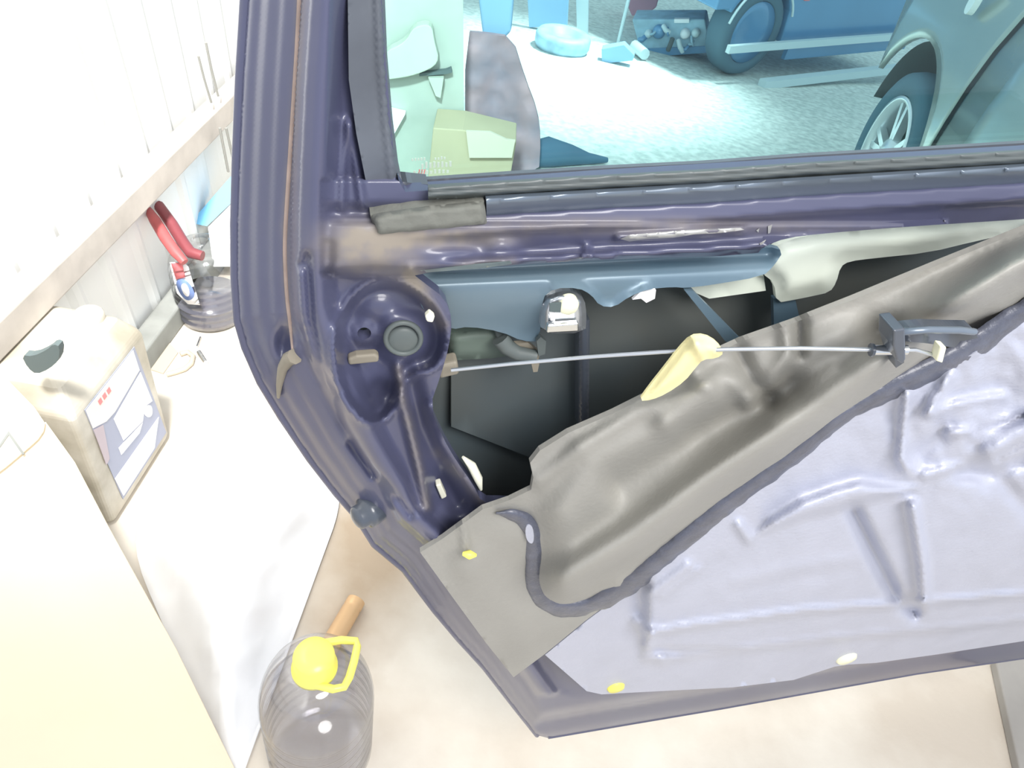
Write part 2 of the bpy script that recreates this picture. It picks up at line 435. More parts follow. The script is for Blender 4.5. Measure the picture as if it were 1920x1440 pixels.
OUT = [(492, -300), (470, -90), (462, 0), (452, 150), (445, 300), (441, 420), (441, 520), (446, 600), (460, 650), (488, 715), (527, 780), (580, 859),
       (629, 923), (668, 968), (700, 1020), (755, 1066), (813, 1144), (857, 1197), (905, 1250), (960, 1322), (1004, 1378), (1028, 1384),
       (1180, 1358), (1353, 1329), (1527, 1298), (1719, 1264), (1920, 1235), (2080, 1206), (2080, 230), (1920, 262), (1920, 285)]
GL = [(750, 337), (958, 323), (1139, 312), (1320, 303), (1507, 289), (1720, 277), (1920, 265), (2080, 255)]         # lower edge of the glass
OUT = OUT[:-3] + [(2080, 274), (1920, 286), (1507, 310), (1139, 333), (760, 360), (742, 330), (732, 220), (722, 100), (716, 0), (720, -90), (732, -300)]
HOLE = [(772, 512), (960, 497), (1150, 486), (1418, 478), (1432, 462), (1475, 446), (1540, 438), (1700, 425), (1920, 411), (2050, 402),
        (2050, 470), (1890, 550), (1700, 660), (1560, 735), (1400, 850), (1250, 970), (1160, 1040), (1080, 1075), (1045, 1060), (1035, 1020),
        (1025, 975), (1000, 950), (950, 945), (905, 945), (885, 905), (858, 868), (830, 820), (806, 762), (826, 705), (842, 650), (848, 600), (835, 560), (795, 530)]
LEFT = OUT[:22]
def gy(x): return np.interp(x, [p[0] for p in GL], [p[1] for p in GL])
BOWL = chaikin([(690, 530), (640, 580), (625, 650), (640, 740), (690, 800), (740, 770), (760, 700), (820, 690), (838, 640), (830, 590), (790, 550), (745, 525)], 2)

def panel_h(P):
    x = P[:, 0]; y = P[:, 1]
    e = dline(P, LEFT)
    s_ = np.interp(y, [620, 950, 1150, 1400], [1.0, 0.60, 0.50, 0.42])
    e1 = e / s_
    h = np.interp(e1, [0, 6, 14, 26, 42, 62, 72, 94, 104, 122, 140, 152, 164, 190, 210],
                  [-46, -40, -37, -35, -28, -24, -20, -16, -15, 1, 4, 5, 3, -13, -15])
    # lower edge lip
    eb = dline(P, OUT[21:28])
    hb = np.interp(eb, [0, 6, 12, 34, 42, 52, 80], [-44, -40, -38, -36, -24, -17, -13])
    h = np.where(eb < 80, np.minimum(h, hb), h)
    # latch bowl
    b = sd(P, BOWL)
    h += -17 * sm(b, -6, 18) + 4 * np.exp(-((b + 4) / 6) ** 2)
    h += blob(P, 757, 634, 50, 50, 9, 6) + blob(P, 683, 625, 26, 24, 5, 4) + blob(P, 680, 740, 40, 70, 6, 3)
    h += blob(P, 712, 580, 38, 26, 5, 3) + blob(P, 715, 735, 24, 22, -6, 3)
    # belt ledge and its flats
    t = y - gy(x)
    rr = sm(x, 590, 640)
    belt = np.interp(t, [0, 40, 66, 80, 108, 118, 150, 166, 176], [-6, -4, -14, -2, 1, -7, -10, -1, -16])
    h = np.where((x > 600) & (t > 0) & (t < 182), h * (1 - rr) + rr * (belt + 0 * h), h)
    flat = np.interp(t, [0, 40, 62, 74, 150, 160, 172], [-6, -4, -8, -2, 3, 2, -10])
    fl_ = (1 - sm(x, 740, 900)) * rr
    h = np.where((x > 600) & (t > 0) & (t < 182), h * (1 - fl_) + fl_ * flat, h)
    h += ridge(P, [(576, 480), (584, 600), (602, 690), (640, 790), (700, 885), (770, 965)], 8, -6)
    h += blob(P, 672, 470, 60, 44, 3, 3) + ridge(P, [(632, 505), (700, 512), (770, 508)], 9, 6)
    h += ridge(P, [(770, 505), (960, 490), (1150, 480)], 8, 5)
    h += blob(P, 860, 480, 60, 16, 6, 3) + blob(P, 942, 470, 30, 20, 6, 3) + ridge(P, [(1092, 490), (1100, 462), (1110, 490)], 5, 4)
    h += ridge(P, [(1160, 445), (1390, 430)], 7, 6)
    # pressed ribs of the lock pillar
    h += ridge(P, [(746, 690), (752, 740), (768, 800), (786, 880), (800, 950)], 9, 10)
    h += ridge(P, [(806, 760), (830, 830), (862, 880), (908, 945)], 10, 8)
    h += ridge(P, [(770, 720), (790, 800), (830, 890), (860, 945)], 20, -12)
    h += blob(P, 825, 922, 34, 38, -6, 4)
    # window frame: tear shaped press marks
    h += ridge(P, [(653, 225), (643, 330), (641, 395)], 8, 4) + ridge(P, [(655, 235), (668, 310), (680, 385)], 8, 4)
    h += np.where(y < 420, -7 * sm(x, 610, 650), 0)
    # drain slots and dimples of the flange
    h += blob(P, 565, 496, 6, 9, -5) + blob(P, 630, 741, 5, 8, -5) + blob(P, 534, 640, 15, 28, -10, 3)
    h += ridge(P, [(655, 832), (700, 890)], 7, -6)
    return h
def panel_dirt(P):
    d = blob(P, 685, 462, 88, 50, 1.0, 3) + blob(P, 830, 448, 140, 18, 0.75, 3) + blob(P, 1150, 425, 420, 18, 0.45, 3)
    d += blob(P, 775, 520, 40, 30, 0.6) + ridge(P, [(770, 515), (800, 560), (830, 610)], 12, 0.6)
    d += ridge(P, [(562, 0), (556, 150), (545, 300), (535, 420), (538, 540), (546, 620)], 8, 0.45)
    d += ridge(P, [(746, 690), (752, 740), (768, 800), (786, 880), (800, 950)], 8, 0.55) + ridge(P, [(820, 850), (862, 890), (900, 940)], 10, 0.4)
    d += ridge(P, [(860, 500), (960, 490)], 10, 0.5)
    n = fbm(P, 28, 0.35, 3.1) + 0.9
    return np.clip(d * n, 0, 0.95)
panel = sheet('inner_panel', OUT, 'paint', door, panel_h, sp=6.0, holes=[HOLE, [(683 + 13 * math.cos(a), 625 + 11 * math.sin(a)) for a in np.linspace(0, 2 * math.pi, 17)[:-1]]],
              hsmooth=1, skirt=0.008, attr=panel_dirt, label='dark purple painted inner panel with dust on the belt ledge')
def on_panel_sheet(poly, name, m, lift=0.6, **kw):
    return sheet(name, poly, m, door, lambda P: panel_h(P) + lift, sp=5, skirt=0, **kw)
on_panel_sheet([(1163, 448), (1182, 440), (1230, 436), (1290, 431), (1340, 429), (1388, 427), (1396, 431), (1350, 437), (1300, 440), (1262, 446), (1215, 448), (1180, 453)], 'paint_scuff', 'bare_metal', label='pale scuffed strip on the belt panel')
on_panel_sheet([(786, 507), (830, 502), (900, 494), (957, 489), (960, 495), (905, 503), (850, 507), (800, 511)], 'ledge_highlight_strip', 'ledge_highlight', label='pale painted highlight along the belt ledge')  # bright line of the ledge edge, painted as a pale strip
for pp in ([(1418, 432), (1424, 428), (1422, 436)], [(1440, 424), (1448, 421), (1444, 437), (1440, 438)], [(1424, 456), (1438, 448), (1432, 456), (1426, 460)]):
    on_panel_sheet(pp, 'paint_chip', 'bare_metal', label='small pale paint chip on the belt panel')
# outer skin behind
sheet('outer_skin', [(500, -300), (470, 300), (470, 600), (560, 800), (720, 1020), (1040, 1350), (1500, 1280), (2070, 1190), (2070, 320), (1920, 310), (1507, 334), (1139, 356), (700, 386), (690, 0), (700, -300)],
      'outer_steel', door, lambda P: -10 * ((P[:, 1] - 700) / 700) ** 2 + ridge(P, [(800, 700), (1900, 590)], 50, 3), w=-0.075, sp=40, label='dark back of the outer door skin')
# hem on the door's edge (folded outer skin)
hem = MB()
hem.tube([D(p[0] + 3, p[1], -0.046) for p in resample(LEFT[:21], 25, False)], 0.0035, 8)
hem.tube([D(p[0], p[1] - 3, -0.046) for p in resample(OUT[21:28], 25, False)], 0.0035, 8)
hem.build('hem_edge', 'paint', door)
# seam sealer
seam = [(584, -300), (566, -80), (562, 0), (557, 100), (549, 220), (541, 340), (535, 430), (534, 480), (538, 560), (545, 610), (550, 660)]
def ph(pts): return panel_h(np.array(pts, float)) / 1000.0
def on_panel(pts, lift=0.002): return [D(p[0], p[1], h + lift) for p, h in zip(pts, ph(pts))]
sp_ = resample(chaikin(seam, 2, False), 12, False)
MB().tube(on_panel(sp_, -0.0003), 0.0011, 6).build('seam_sealer', 'rust_line', door, label='rusty brown seam line')
tag = [(553, 668), (542, 672), (530, 690), (524, 720), (522, 745)]
MB().tube(on_panel(tag, 0.002), [0.0045, 0.004, 0.003, 0.002, 0.001], 8).build('sealer_drip', 'tan_plastic', door)

# glass and its surrounds
def Dg(px, py, w=0.0): return D(px, py, w)
GP = [(722, -300), (712, -90), (705, 0), (712, 100), (725, 220), (738, 352)] + [(x, y + 14) for x, y in GL] + [(2080, -300)]
gw = -0.040
gm = MB(); poly = [D(px, py, gw) for px, py in GP]; gm.prism(poly, -DN * 0.0038)
pane = gm.build('window_glass', 'door_glass', door, label='greenish tinted window glass')
lip = MB(); lip.tube([D(x, y + 3, gw + 0.002) for x, y in GL], 0.0011, 6).build('glass_edge', 'pale_steel', pane)
mk = MB(); random.seed(3)
for (x0, x1, y0, n_, hh) in ((772, 800, 302, 5, 6), (815, 838, 300, 4, 6), (790, 850, 316, 8, 12), (775, 845, 328, 9, 8)):
    for i in range(n_):
        x = x0 + (x1 - x0) * i / n_; y = y0 - 0.06 * (x - x0); ww = (x1 - x0) / n_ * 0.55; h2 = hh * random.uniform(0.6, 1)
        mk.prism([D(a, b, gw + 0.0006) for a, b in ((x, y), (x + ww, y - 0.3), (x + ww, y - h2), (x, y - h2))], -DN * 0.0004)
mk.build('glass_marking', 'glass_print', pane, label='small pale printed marks in the corner of the glass')
mk = MB()
for i in range(3):
    x = 782 + i * 5; mk.prism([D(a, b, gw + 0.0006) for a, b in ((x, 334), (x + 2, 334), (x + 6, 318), (x + 4, 318))], -DN * 0.0004)
mk.build('glass_marking', 'label_red', pane, label='small red printed marks in the corner of the glass')
RUN = [(668, -300), (655, -90), (652, 0), (654, 150), (668, 250), (684, 330), (696, 388), (740, 384), (803, 374), (803, 346), (754, 341), (746, 300), (736, 220), (726, 100), (722, 0), (728, -90), (742, -300)]
def run_h(P):
    d = dline(P, [(742, -300), (728, -90), (722, 0), (726, 100), (736, 220), (746, 300), (750, 340)])
    return np.interp(d, [0, 4, 14, 24, 50, 80], [-30, -22, -18, -21, -18, -14]) + 1.2 * np.sin(P[:, 1] / 40)
sheet('glass_run_channel', RUN, 'rubber', door, run_h, sp=9, skirt=0.01, label='black rubber glass run channel')
BW = [(803, 349), (960, 340), (1139, 330), (1320, 320), (1507, 307), (1720, 295), (1920, 283), (2080, 273), (2080, 304), (1920, 314), (1507, 340), (1139, 362), (803, 374)]
def bw_h(P):
    t = P[:, 1] - gy(P[:, 0]); return np.interp(t, [12, 17, 22, 27, 32, 37, 41], [-9, -4, -2, -4.5, -2.5, -4, -9])
sheet('belt_weatherstrip', BW, 'belt_rubber', door, bw_h, sp=4.5, skirt=0.0015, label='ribbed grey rubber strip along the glass')
OW = [(752, 340), (958, 326), (1139, 315), (1320, 306), (1507, 292), (1720, 280), (1920, 268), (2080, 258), (2080, 275), (1920, 285), (1507, 309), (1139, 332), (803, 352), (752, 356)]
sheet('outer_weatherstrip', OW, 'rubber', door, None, w=-0.030, sp=8, skirt=0.003, label='dark rubber lip on the outer side of the glass')
RL = [(912, 373), (1139, 360), (1507, 338), (1920, 312), (2080, 302), (2080, 340), (1920, 350), (1507, 376), (1139, 398), (912, 408)]
def rl_h(P):
    t = P[:, 1] - gy(P[:, 0]); return np.interp(t, [40, 47, 50, 60, 72, 86], [-6, -4, -2, -5, -9, -13])
sheet('belt_rail', RL, 'rail_steel', door, rl_h, sp=6, skirt=0.003, label='blue grey steel rail under the glass strip')
FP = [(694, 402), (745, 394), (803, 386), (908, 376), (914, 424), (830, 434), (760, 440), (704, 447)]
sheet('foam_block', FP, 'foam_pad', door, lambda P: 10 * sm(sd(P, FP), 0, 10) + fbm(P, 40, 1.2, 1), w=-0.006, sp=7, skirt=0.012, label='grey foam block stuck on the belt corner')

# things in the cavity
BEAM = [(762, 500), (960, 485), (1440, 462), (1470, 470), (1450, 500), (1430, 518), (1330, 535), (1285, 540), (1262, 538), (1215, 542), (1180, 556), (1152, 576), (1125, 574), (1108, 552), (1085, 540),
        (1040, 540), (1015, 560), (1012, 640), (980, 640), (940, 622), (880, 612), (846, 618), (800, 600)]
def beam_h(P):
    return ridge(P, [(780, 510), (1440, 475)], 16, -8) + 5 * np.sin((P[:, 1] - 500) / 30) + ridge(P, BEAM[9:16], 8, 4)
sheet('intrusion_beam', BEAM, 'inner_steel', door, beam_h, w=-0.034, sp=8, smooth=1, skirt=0.004, label='blue painted steel reinforcement inside the door')
PALE = [(1428, 512), (1432, 478), (1470, 452), (1540, 436), (1920, 408), (2060, 400), (2060, 425), (1920, 433), (1830, 452), (1740, 474), (1640, 484), (1592, 490), (1576, 500), (1568, 530), (1556, 548),
        (1520, 556), (1490, 562), (1456, 568), (1452, 530)]
sheet('glass_carrier', PALE, 'pale_steel', door, lambda P: 6 * sm(sd(P, PALE), 0, 30), w=-0.046, sp=10, smooth=1, skirt=0.004, label='pale green plate inside the door')
sheet('carrier_strip', [(1278, 538), (1432, 517), (1436, 545), (1330, 560)], 'pale_steel', door, None, w=-0.052, sp=20, label='pale strip beside the dark opening')
sheet('carrier_foot', [(1450, 560), (1490, 556), (1500, 600), (1490, 650), (1452, 650)], 'inner_steel', door, None, w=-0.05, sp=20)
MB().prism([D(a, b, -0.03) for a, b in ((1284, 545), (1300, 546), (1392, 640), (1380, 650), (1360, 640))], -DN * 0.004).build('brace', 'inner_steel', door)
sheet('guide_rail', [(1086, 600), (1106, 600), (1104, 800), (1084, 800)], 'black_plastic', door, lambda P: 4 * np.sin((P[:, 0] - 1086) / 20 * 3.14), w=-0.05, sp=6, skirt=0.01, label='dark upright guide rail for the glass')
sheet('lower_glass', [(846, 616), (1086, 616), (1086, 800), (1000, 860), (846, 800)], 'outer_steel', door, None, w=-0.066, sp=30)
TAG = [(1186, 562), (1200, 548), (1230, 544), (1228, 560), (1212, 568), (1202, 560)]
MB().prism([D(a, b, -0.026) for a, b in TAG], -DN * 0.002).build('paper_tag', 'label_white', door, label='small white tag under the beam')
# latch bracket (bright)
br = sheet('striker_bracket', [(1014, 625), (1014, 580), (1024, 556), (1048, 546), (1078, 546), (1096, 560), (1100, 590), (1098, 625)], 'rod_steel', door,
           lambda P: 9 * sm(sd(P, [(1014, 628), (1014, 580), (1024, 556), (1048, 546), (1078, 546), (1096, 560), (1100, 590), (1098, 628)]), 0, 12), w=-0.030, sp=5, smooth=1, skirt=0.012, label='bright steel bracket under the beam')
MB().lathe(D(1063, 566, -0.024), DN, [(0.0062, 0), (0.0062, 0.004), (0.005, 0.006), (0.0, 0.0065)], 20).build('bracket_bolt', 'pale_clip', br, label='shiny bolt head')
MB().prism([D(a, b, -0.019) for a, b in ((1030, 568), (1052, 566), (1050, 584), (1030, 582))], DN * 0.001).build('bracket_slot', 'dark_hole', br, label='dark slot')
MB().prism([D(a, b, -0.02) for a, b in ((1029, 584), (1040, 583), (1039, 598), (1031, 597))], DN * 0.002).build('bracket_tab', 'label_white', br)
MB().prism([D(a, b, -0.02) for a, b in ((1024, 602), (1082, 598), (1082, 614), (1022, 617))], DN * 0.004).build('bracket_lip', 'chrome', br, bevel=0.001)
# lock linkage
lk = sheet('lock_module', [(842, 625), (920, 616), (948, 614), (948, 668), (920, 672), (846, 676)], 'green_grey', door, lambda P: 5 * sm(sd(P, [(842, 625), (920, 616), (948, 614), (948, 668), (920, 672), (846, 676)]), 0, 10), w=-0.055, sp=8, skirt=0.01, label='dull green lock module behind the panel')
MB().prism([D(a, b, -0.045) for a, b in ((928, 612), (968, 610), (972, 628), (950, 632), (948, 640), (930, 634))], -DN * 0.012).build('lock_cover', 'grey_plastic', lk, bevel=0.002)
MB().tube([D(938, 634, -0.042), D(950, 650, -0.040), D(970, 662, -0.038), D(1005, 668, -0.036)], [0.006, 0.0055, 0.005, 0.004], 10).build('lock_lever', 'grey_plastic', lk)
MB().prism([D(a, b, -0.040) for a, b in ((965, 645), (990, 643), (1014, 662), (1010, 672), (985, 662))], -DN * 0.003).build('lever_arm', 'tan_plastic', lk)
MB().prism([D(a, b, -0.034) for a, b in ((1006, 640), (1014, 632), (1024, 640), (1022, 664), (1010, 668))], -DN * 0.003).build('lever_tip', 'grey_plastic', lk)
MB().prism([D(a, b, -0.034) for a, b in ((996, 680), (1012, 678), (1008, 697), (1000, 698))], -DN * 0.004).build('lever_pin', 'tan_plastic', lk)
MB().prism([D(a, b, -0.020) for a, b in ((824, 686), (858, 678), (862, 703), (824, 712))], -DN * 0.010).build('rod_clip', 'tan_plastic', door, bevel=0.002, label='tan plastic clip at the rod end')
# release rod and its cable end
rod = [D(846, 694, -0.012), D(960, 682, -0.006), D(1120, 668, 0.008), D(1240, 660, 0.022), D(1360, 655, 0.034), D(1500, 653, 0.044), D(1660, 656, 0.056), D(1716, 656, 0.058), D(1760, 668, 0.058)]
rd = MB().tube(rod, 0.0012, 8).build('release_rod', 'rod_steel', door, label='thin steel release rod across the opening')
MB().tube([D(1634, 656, 0.0545), D(1700, 656, 0.058)], 0.0028, 10).build('rod_sleeve', 'chrome', rd, label='bright sleeve on the rod')
MB().tube([D(1632, 656, 0.0543), D(1637, 656, 0.0546)], 0.0036, 10).build('sleeve_collar', 'black_plastic', rd)
hb = sheet('handle_bracket', [(1675, 622), (1740, 616), (1826, 618), (1834, 634), (1800, 640), (1790, 652), (1740, 644), (1698, 640), (1695, 680), (1680, 690), (1676, 660)], 'black_plastic', door,
           lambda P: 3 * np.sin(P[:, 0] / 18), w=0.054, sp=6, skirt=0.008, label='black plastic bracket holding the release rod')
MB().tube([D(1668, 640, 0.056), D(1692, 622, 0.060), D(1740, 618, 0.060), D(1800, 619, 0.060), D(1826, 622, 0.056)], 0.002, 8).build('bracket_rim', 'rail_steel', hb)
MB().prism([D(a, b, 0.066) for a, b in ((1676, 620), (1698, 617), (1699, 674), (1692, 684), (1682, 676), (1675, 650))], -DN * 0.014).build('rod_guide', 'black_plastic', hb, bevel=0.001)
MB().prism([D(a, b, 0.063) for a, b in ((1764, 650), (1776, 652), (1768, 682), (1756, 678))], -DN * 0.006).build('rod_end_clip', 'pale_clip', hb, bevel=0.001, label='cream clip on the rod end')

# dust cover (loose foam sheet)
COVER = [(788, 1036), (830, 1010), (905, 955), (955, 938), (996, 918), (1000, 895), (994, 868), (1012, 845), (1065, 812), (1150, 775), (1200, 750), (1235, 733), (1260, 712), (1290, 690), (1330, 668),
         (1390, 640), (1482, 608), (1600, 562), (1760, 496), (1920, 432), (2060, 380), (2060, 520), (1920, 590), (1880, 612), (1830, 650), (1760, 690), (1690, 722), (1620, 758), (1560, 794), (1500, 848), (1400, 918), (1340, 964),
         (1250, 1042), (1178, 1104), (1100, 1162), (1022, 1226), (963, 1270), (910, 1204), (850, 1122)]
BEAD = [(930, 962), (960, 964), (985, 974), (1004, 1000), (1004, 1040), (1000, 1085), (1012, 1122), (1046, 1142), (1100, 1138), (1170, 1104), (1250, 1040), (1340, 962), (1400, 917), (1500, 846), (1560, 792), (1620, 755), (1690, 720), (1760, 688), (1830, 648), (1885, 606), (1960, 560), (2060, 515)]
INFL = [(1010, 900), (1065, 815), (1200, 752), (1390, 645), (1600, 562), (1920, 432), (2060, 380)] + BEAD[::-1][:-3] + [(985, 960)]
def cover_h(P):
    x = P[:, 0]; y = P[:, 1]
    i = sd(P, INFL)
    h = 8 + 14 * sm(i, -2, 70)
    h += ridge(P, [(1060, 1085), (1180, 1010), (1330, 900), (1500, 790), (1640, 690), (1750, 600), (1900, 500), (2060, 420)], 36, 26)
    h += ridge(P, [(1160, 900), (1330, 800), (1480, 720)], 34, -12)
    h += ridge(P, [(1020, 1010), (1130, 905), (1260, 830)], 40, 4)
    h += ridge(P, [(1012, 900), (1090, 835), (1190, 775), (1330, 720)], 18, 7)           # rolled top edge
    h += ridge(P, [(1300, 690), (1330, 740), (1250, 790)], 24, 8) + ridge(P, [(1385, 655), (1415, 720), (1450, 752)], 16, -8)
    h += ridge(P, [(1470, 600), (1480, 660), (1440, 720), (1400, 755)], 14, 6) + ridge(P, [(1500, 605), (1500, 660)], 14, -9)
    h += ridge(P, [(1350, 700), (1400, 740)], 18, 5) + ridge(P, [(1560, 690), (1450, 780)], 14, 3)
    h += ridge(P, [(1650, 625), (1740, 615), (1840, 625)], 34, -16)
    h += blob(P, 880, 1050, 34, 40, 5, 3) + ridge(P, [(868, 985), (876, 1040)], 8, 4)
    h += ridge(P, BEAD[:9], 26, -3) + ridge(P, BEAD[9:], 30, 9)
    h += ridge(P, [(900, 1090), (960, 1160), (990, 1230)], 40, 3)
    return h + fbm(P, 80, 0.6, 5.0)
cover = sheet('dust_cover', COVER, 'dust_cover', door, cover_h, sp=8, skirt=0.004, label='tan grey foam dust cover bulging loosely')
def ch(pts): return cover_h(np.array(pts, float)) / 1000.0
bp = resample(chaikin(BEAD, 2, False), 10, False)
random.seed(11)
def ribbon(pts, hs, wd, lift, th, name, m, parent, **kw):
    """flattened bead lying on a relief"""
    n = len(pts); vs = []; fs = []
    for i, p in enumerate(pts):
        a = pts[max(i - 1, 0)]; b = pts[min(i + 1, n - 1)]; tx, ty = b[0] - a[0], b[1] - a[1]; L = math.hypot(tx, ty) or 1; nx, ny = -ty / L, tx / L
        w_ = (wd[i] if isinstance(wd, list) else wd) * 1.3
        for s_, q in ((-1, 0), (-0.6, 0.75), (0, 1.0), (0.6, 0.75), (1, 0)):
            vs.append(D(p[0] + nx * w_ * s_, p[1] + ny * w_ * s_, hs[i] + lift + th * q - (0.002 if q == 0 else 0)))
    for i in range(n - 1):
        for k in range(4): fs.append((i * 5 + k, i * 5 + k + 1, (i + 1) * 5 + k + 1, (i + 1) * 5 + k))
    me = mesh_from(vs, fs, True); fix_normals(me); return link(name, me, m, parent, **kw)
sheet('bare_spot', chaikin([(985, 985), (998, 984), (1002, 1008), (998, 1022), (986, 1012)], 2), 'silver_pad', cover, None, w=0.011, sp=6, skirt=0.003, label='pale bare spot beside the bead')
FL = [(1198, 752), (1215, 728), (1245, 690), (1272, 655), (1296, 630), (1322, 628), (1346, 642), (1358, 662), (1344, 672), (1318, 674), (1304, 690), (1284, 715), (1250, 738), (1222, 750)]
sheet('film_flap', FL, 'yellow_film', cover, lambda P: 6 * sm(sd(P, FL), 0, 18) + ridge(P, [(1300, 632), (1318, 672)], 9, 5) + 6 * sm(P[:, 1], 740, 640), w=0.024, sp=6, smooth=1, skirt=0.0015, label='cream yellow inner face of the folded cover edge')

# silver deadening pad
PAD = [(1022, 1228), (1100, 1164), (1178, 1106), (1250, 1046), (1340, 968), (1400, 924), (1500, 856), (1560, 802), (1620, 766), (1690, 732), (1760, 698), (1830, 660), (1885, 614), (1960, 566), (2070, 510),
       (2070, 1172), (1920, 1202), (1758, 1227), (1642, 1243), (1592, 1246), (1565, 1250), (1488, 1275), (1373, 1289), (1180, 1299), (1128, 1302), (1100, 1296)]
ST1 = [(1196, 1166), (1218, 1190), (1214, 1228), (1240, 1234), (1400, 1216), (1560, 1198), (1760, 1180), (1920, 1164), (2070, 1150)]
ST2 = [(1224, 1186), (1300, 1172), (1400, 1160), (1500, 1146), (1690, 1132), (1800, 1124), (1920, 1114), (2070, 1104)]
def pad_h(P):
    x = P[:, 0]; y = P[:, 1]
    edge = sd(P, PAD)
    y2 = np.interp(x, [p[0] for p in ST2], [p[1] for p in ST2]); y1 = np.interp(x, [p[0] for p in ST1[4:]], [p[1] for p in ST1[4:]])
    inn = sm(x, 1195, 1225)
    h = 4 + inn * (9 * sm(y2 + 12 - y, 0, 16) + 8 * sm(y1 + 6 - y, 0, 12))
    h += ridge(P, ST2, 7, 5) + ridge(P, ST1[3:], 6, 4) + ridge(P, ST1[:4], 12, 8)
    h += ridge(P, [(1602, 960), (1640, 1040), (1680, 1120), (1712, 1146)], 14, -14) + ridge(P, [(1712, 950), (1730, 1060), (1734, 1130)], 11, 12)
    h += ridge(P, [(1930, 960), (1880, 900), (1800, 880)], 16, -4)
    g = h; h = np.zeros(len(P))
    # folds of the slack upper part
    h += 14 * sm(sd(P, [(1405, 1012), (1440, 968), (1500, 930), (1560, 908), (1612, 894), (1680, 906), (1740, 910), (1815, 872), (1700, 925), (1600, 955), (1500, 980)]), -2, 22)
    h += ridge(P, [(1386, 985), (1404, 1010)], 10, 7)
    h += ridge(P, [(1700, 740), (1694, 800), (1690, 860), (1700, 878)], 9, 9) + ridge(P, [(1786, 706), (1752, 748), (1742, 775)], 9, 9)
    h += ridge(P, [(1742, 776), (1800, 756), (1880, 742)], 9, 7) + ridge(P, [(1725, 850), (1760, 825)], 22, -9)
    h += ridge(P, [(1778, 812), (1840, 806), (1890, 784)], 8, 8) + ridge(P, [(1830, 808), (1890, 790), (1930, 776)], 8, -10)
    h += ridge(P, [(1860, 850), (1930, 806)], 22, 12) + ridge(P, [(1870, 862), (1930, 822)], 5, -6)
    h += ridge(P, [(1800, 890), (1860, 884), (1925, 868)], 14, -8) + ridge(P, [(1735, 890), (1800, 872)], 9, 7)
    h += ridge(P, [(1830, 660), (1775, 700), (1765, 720)], 8, 4) + ridge(P, [(1290, 1060), (1222, 1112)], 9, 6) + ridge(P, [(1310, 1066), (1240, 1118)], 6, 4)
    h += ridge(P, [(1380, 1090), (1480, 1066), (1590, 1050)], 14, 2) + ridge(P, [(1375, 1110), (1500, 1084), (1600, 1066)], 14, -1.5)
    h = g + 0.85 * h
    f = sm(y, 1000, 900) * sm(x, 1600, 1720)
    h += fbm(P, 70, 4, 2.2) * f + fbm(P, 90, 1.2, 8.0)
    return h
pad = sheet('deadening_pad', PAD, 'silver_pad', door, pad_h, sp=7.5, skirt=0.004, label='pale silvery plastic sheet with pressed ribs')

wid = []
for i, p in enumerate(bp):
    b_ = np.interp(p[0], [930, 990, 1050, 1180, 1340, 1600, 1700, 1900], [3, 14, 13, 15, 15, 12, 17, 17])
    wid.append(float(b_ + 3.0 * noise.noise(Vector((p[0] / 22, p[1] / 22, 1)))))
hh = ch(bp); _k = np.clip((np.array(bp)[:, 0] - 1120) / 120, 0, 1); hh = hh + _k * np.maximum(pad_h(np.array(bp)) / 1000.0 - hh, 0)
hh = np.convolve(np.pad(hh, 6, 'edge'), np.ones(13) / 13, 'valid')
ribbon(bp, hh, wid, 0.0015, 0.0022, 'butyl_bead', 'butyl', cover, label='black butyl sealing bead')

# small fittings
def disc(px, py, r, w, name, m, parent, dome=0.003, th=0.003, **kw):
    return MB().lathe(D(px, py, w), DN, [(0, 0), (r, 0), (r, th * 0.6), (r * 0.8, th), (r * 0.4, th + dome * 0.8), (0, th + dome)], 28).build(name, m, parent, **kw)
def px_r(px, py, r, w): return (D(px + r, py, w) - D(px, py, w)).length
h0 = float(ph([(757, 634)])[0])
pl = disc(756, 634, px_r(757, 634, 33, h0), h0, 'plug_grommet', 'grey_plastic', door, 0.001, 0.004, label='round grey plug in the latch panel')
MB().tube([D(756 + 33 * math.cos(a), 634 + 29 * math.sin(a), h0 + 0.004) for a in np.linspace(0, 2 * math.pi, 33)[:-1]], 0.0016, 8, closed=True).build('plug_rim', 'grey_plastic', pl)
hs_ = float(ph([(680, 676)])[0])
MB().prism([D(a, b, hs_ + 0.012) for a, b in ((652, 674), (668, 668), (704, 665), (711, 670), (710, 680), (672, 684), (654, 686))], -DN * 0.006).build('latch_strap', 'tan_plastic', door, bevel=0.0015, label='tan strap across the latch panel')
hq = float(ph([(824, 922)])[0])
MB().prism([D(a, b, hq + 0.004) for a, b in ((817, 911), (827, 908), (838, 932), (828, 937))], -DN * 0.006).build('clip_nut', 'ivory', door, bevel=0.001, label='ivory square clip nut')
MB().prism([D(a, b, 0.0) for a, b in ((797, 594), (806, 586), (816, 594), (812, 606), (800, 604))], -DN * 0.004).build('clip_nut', 'ivory', door, bevel=0.001, label='ivory clip beside the round plug')
MB().tube([D(868, 857, -0.008), D(884, 872, -0.008), D(897, 898, -0.008), D(902, 918, -0.010)], [0.001, 0.003, 0.003, 0.001], 8).build('trim_edge_tab', 'ivory', door)
def clip(px, py, rpx, w, m, lb, tilt=1.0):
    r = px_r(px, py, rpx, w); k = MB().lathe(D(px, py, w), DN, [(0, 0.001), (r * 0.5, 0.001), (r * 0.5, -0.004), (r, -0.004), (r, -0.001), (r * 0.85, 0.002), (0, 0.003)], 24); k.build('trim_clip', m, door, label=lb)
c1 = float(ch([(879, 1040)])[0])
MB().tube([D(868, 1038, c1 + 0.004), D(880, 1040, c1 + 0.006), D(891, 1041, c1 + 0.004)], [0.0015, 0.0035, 0.0015], 8).build('trim_clip', 'yellow_clip', door, label='yellow trim clip poking through the dust cover')
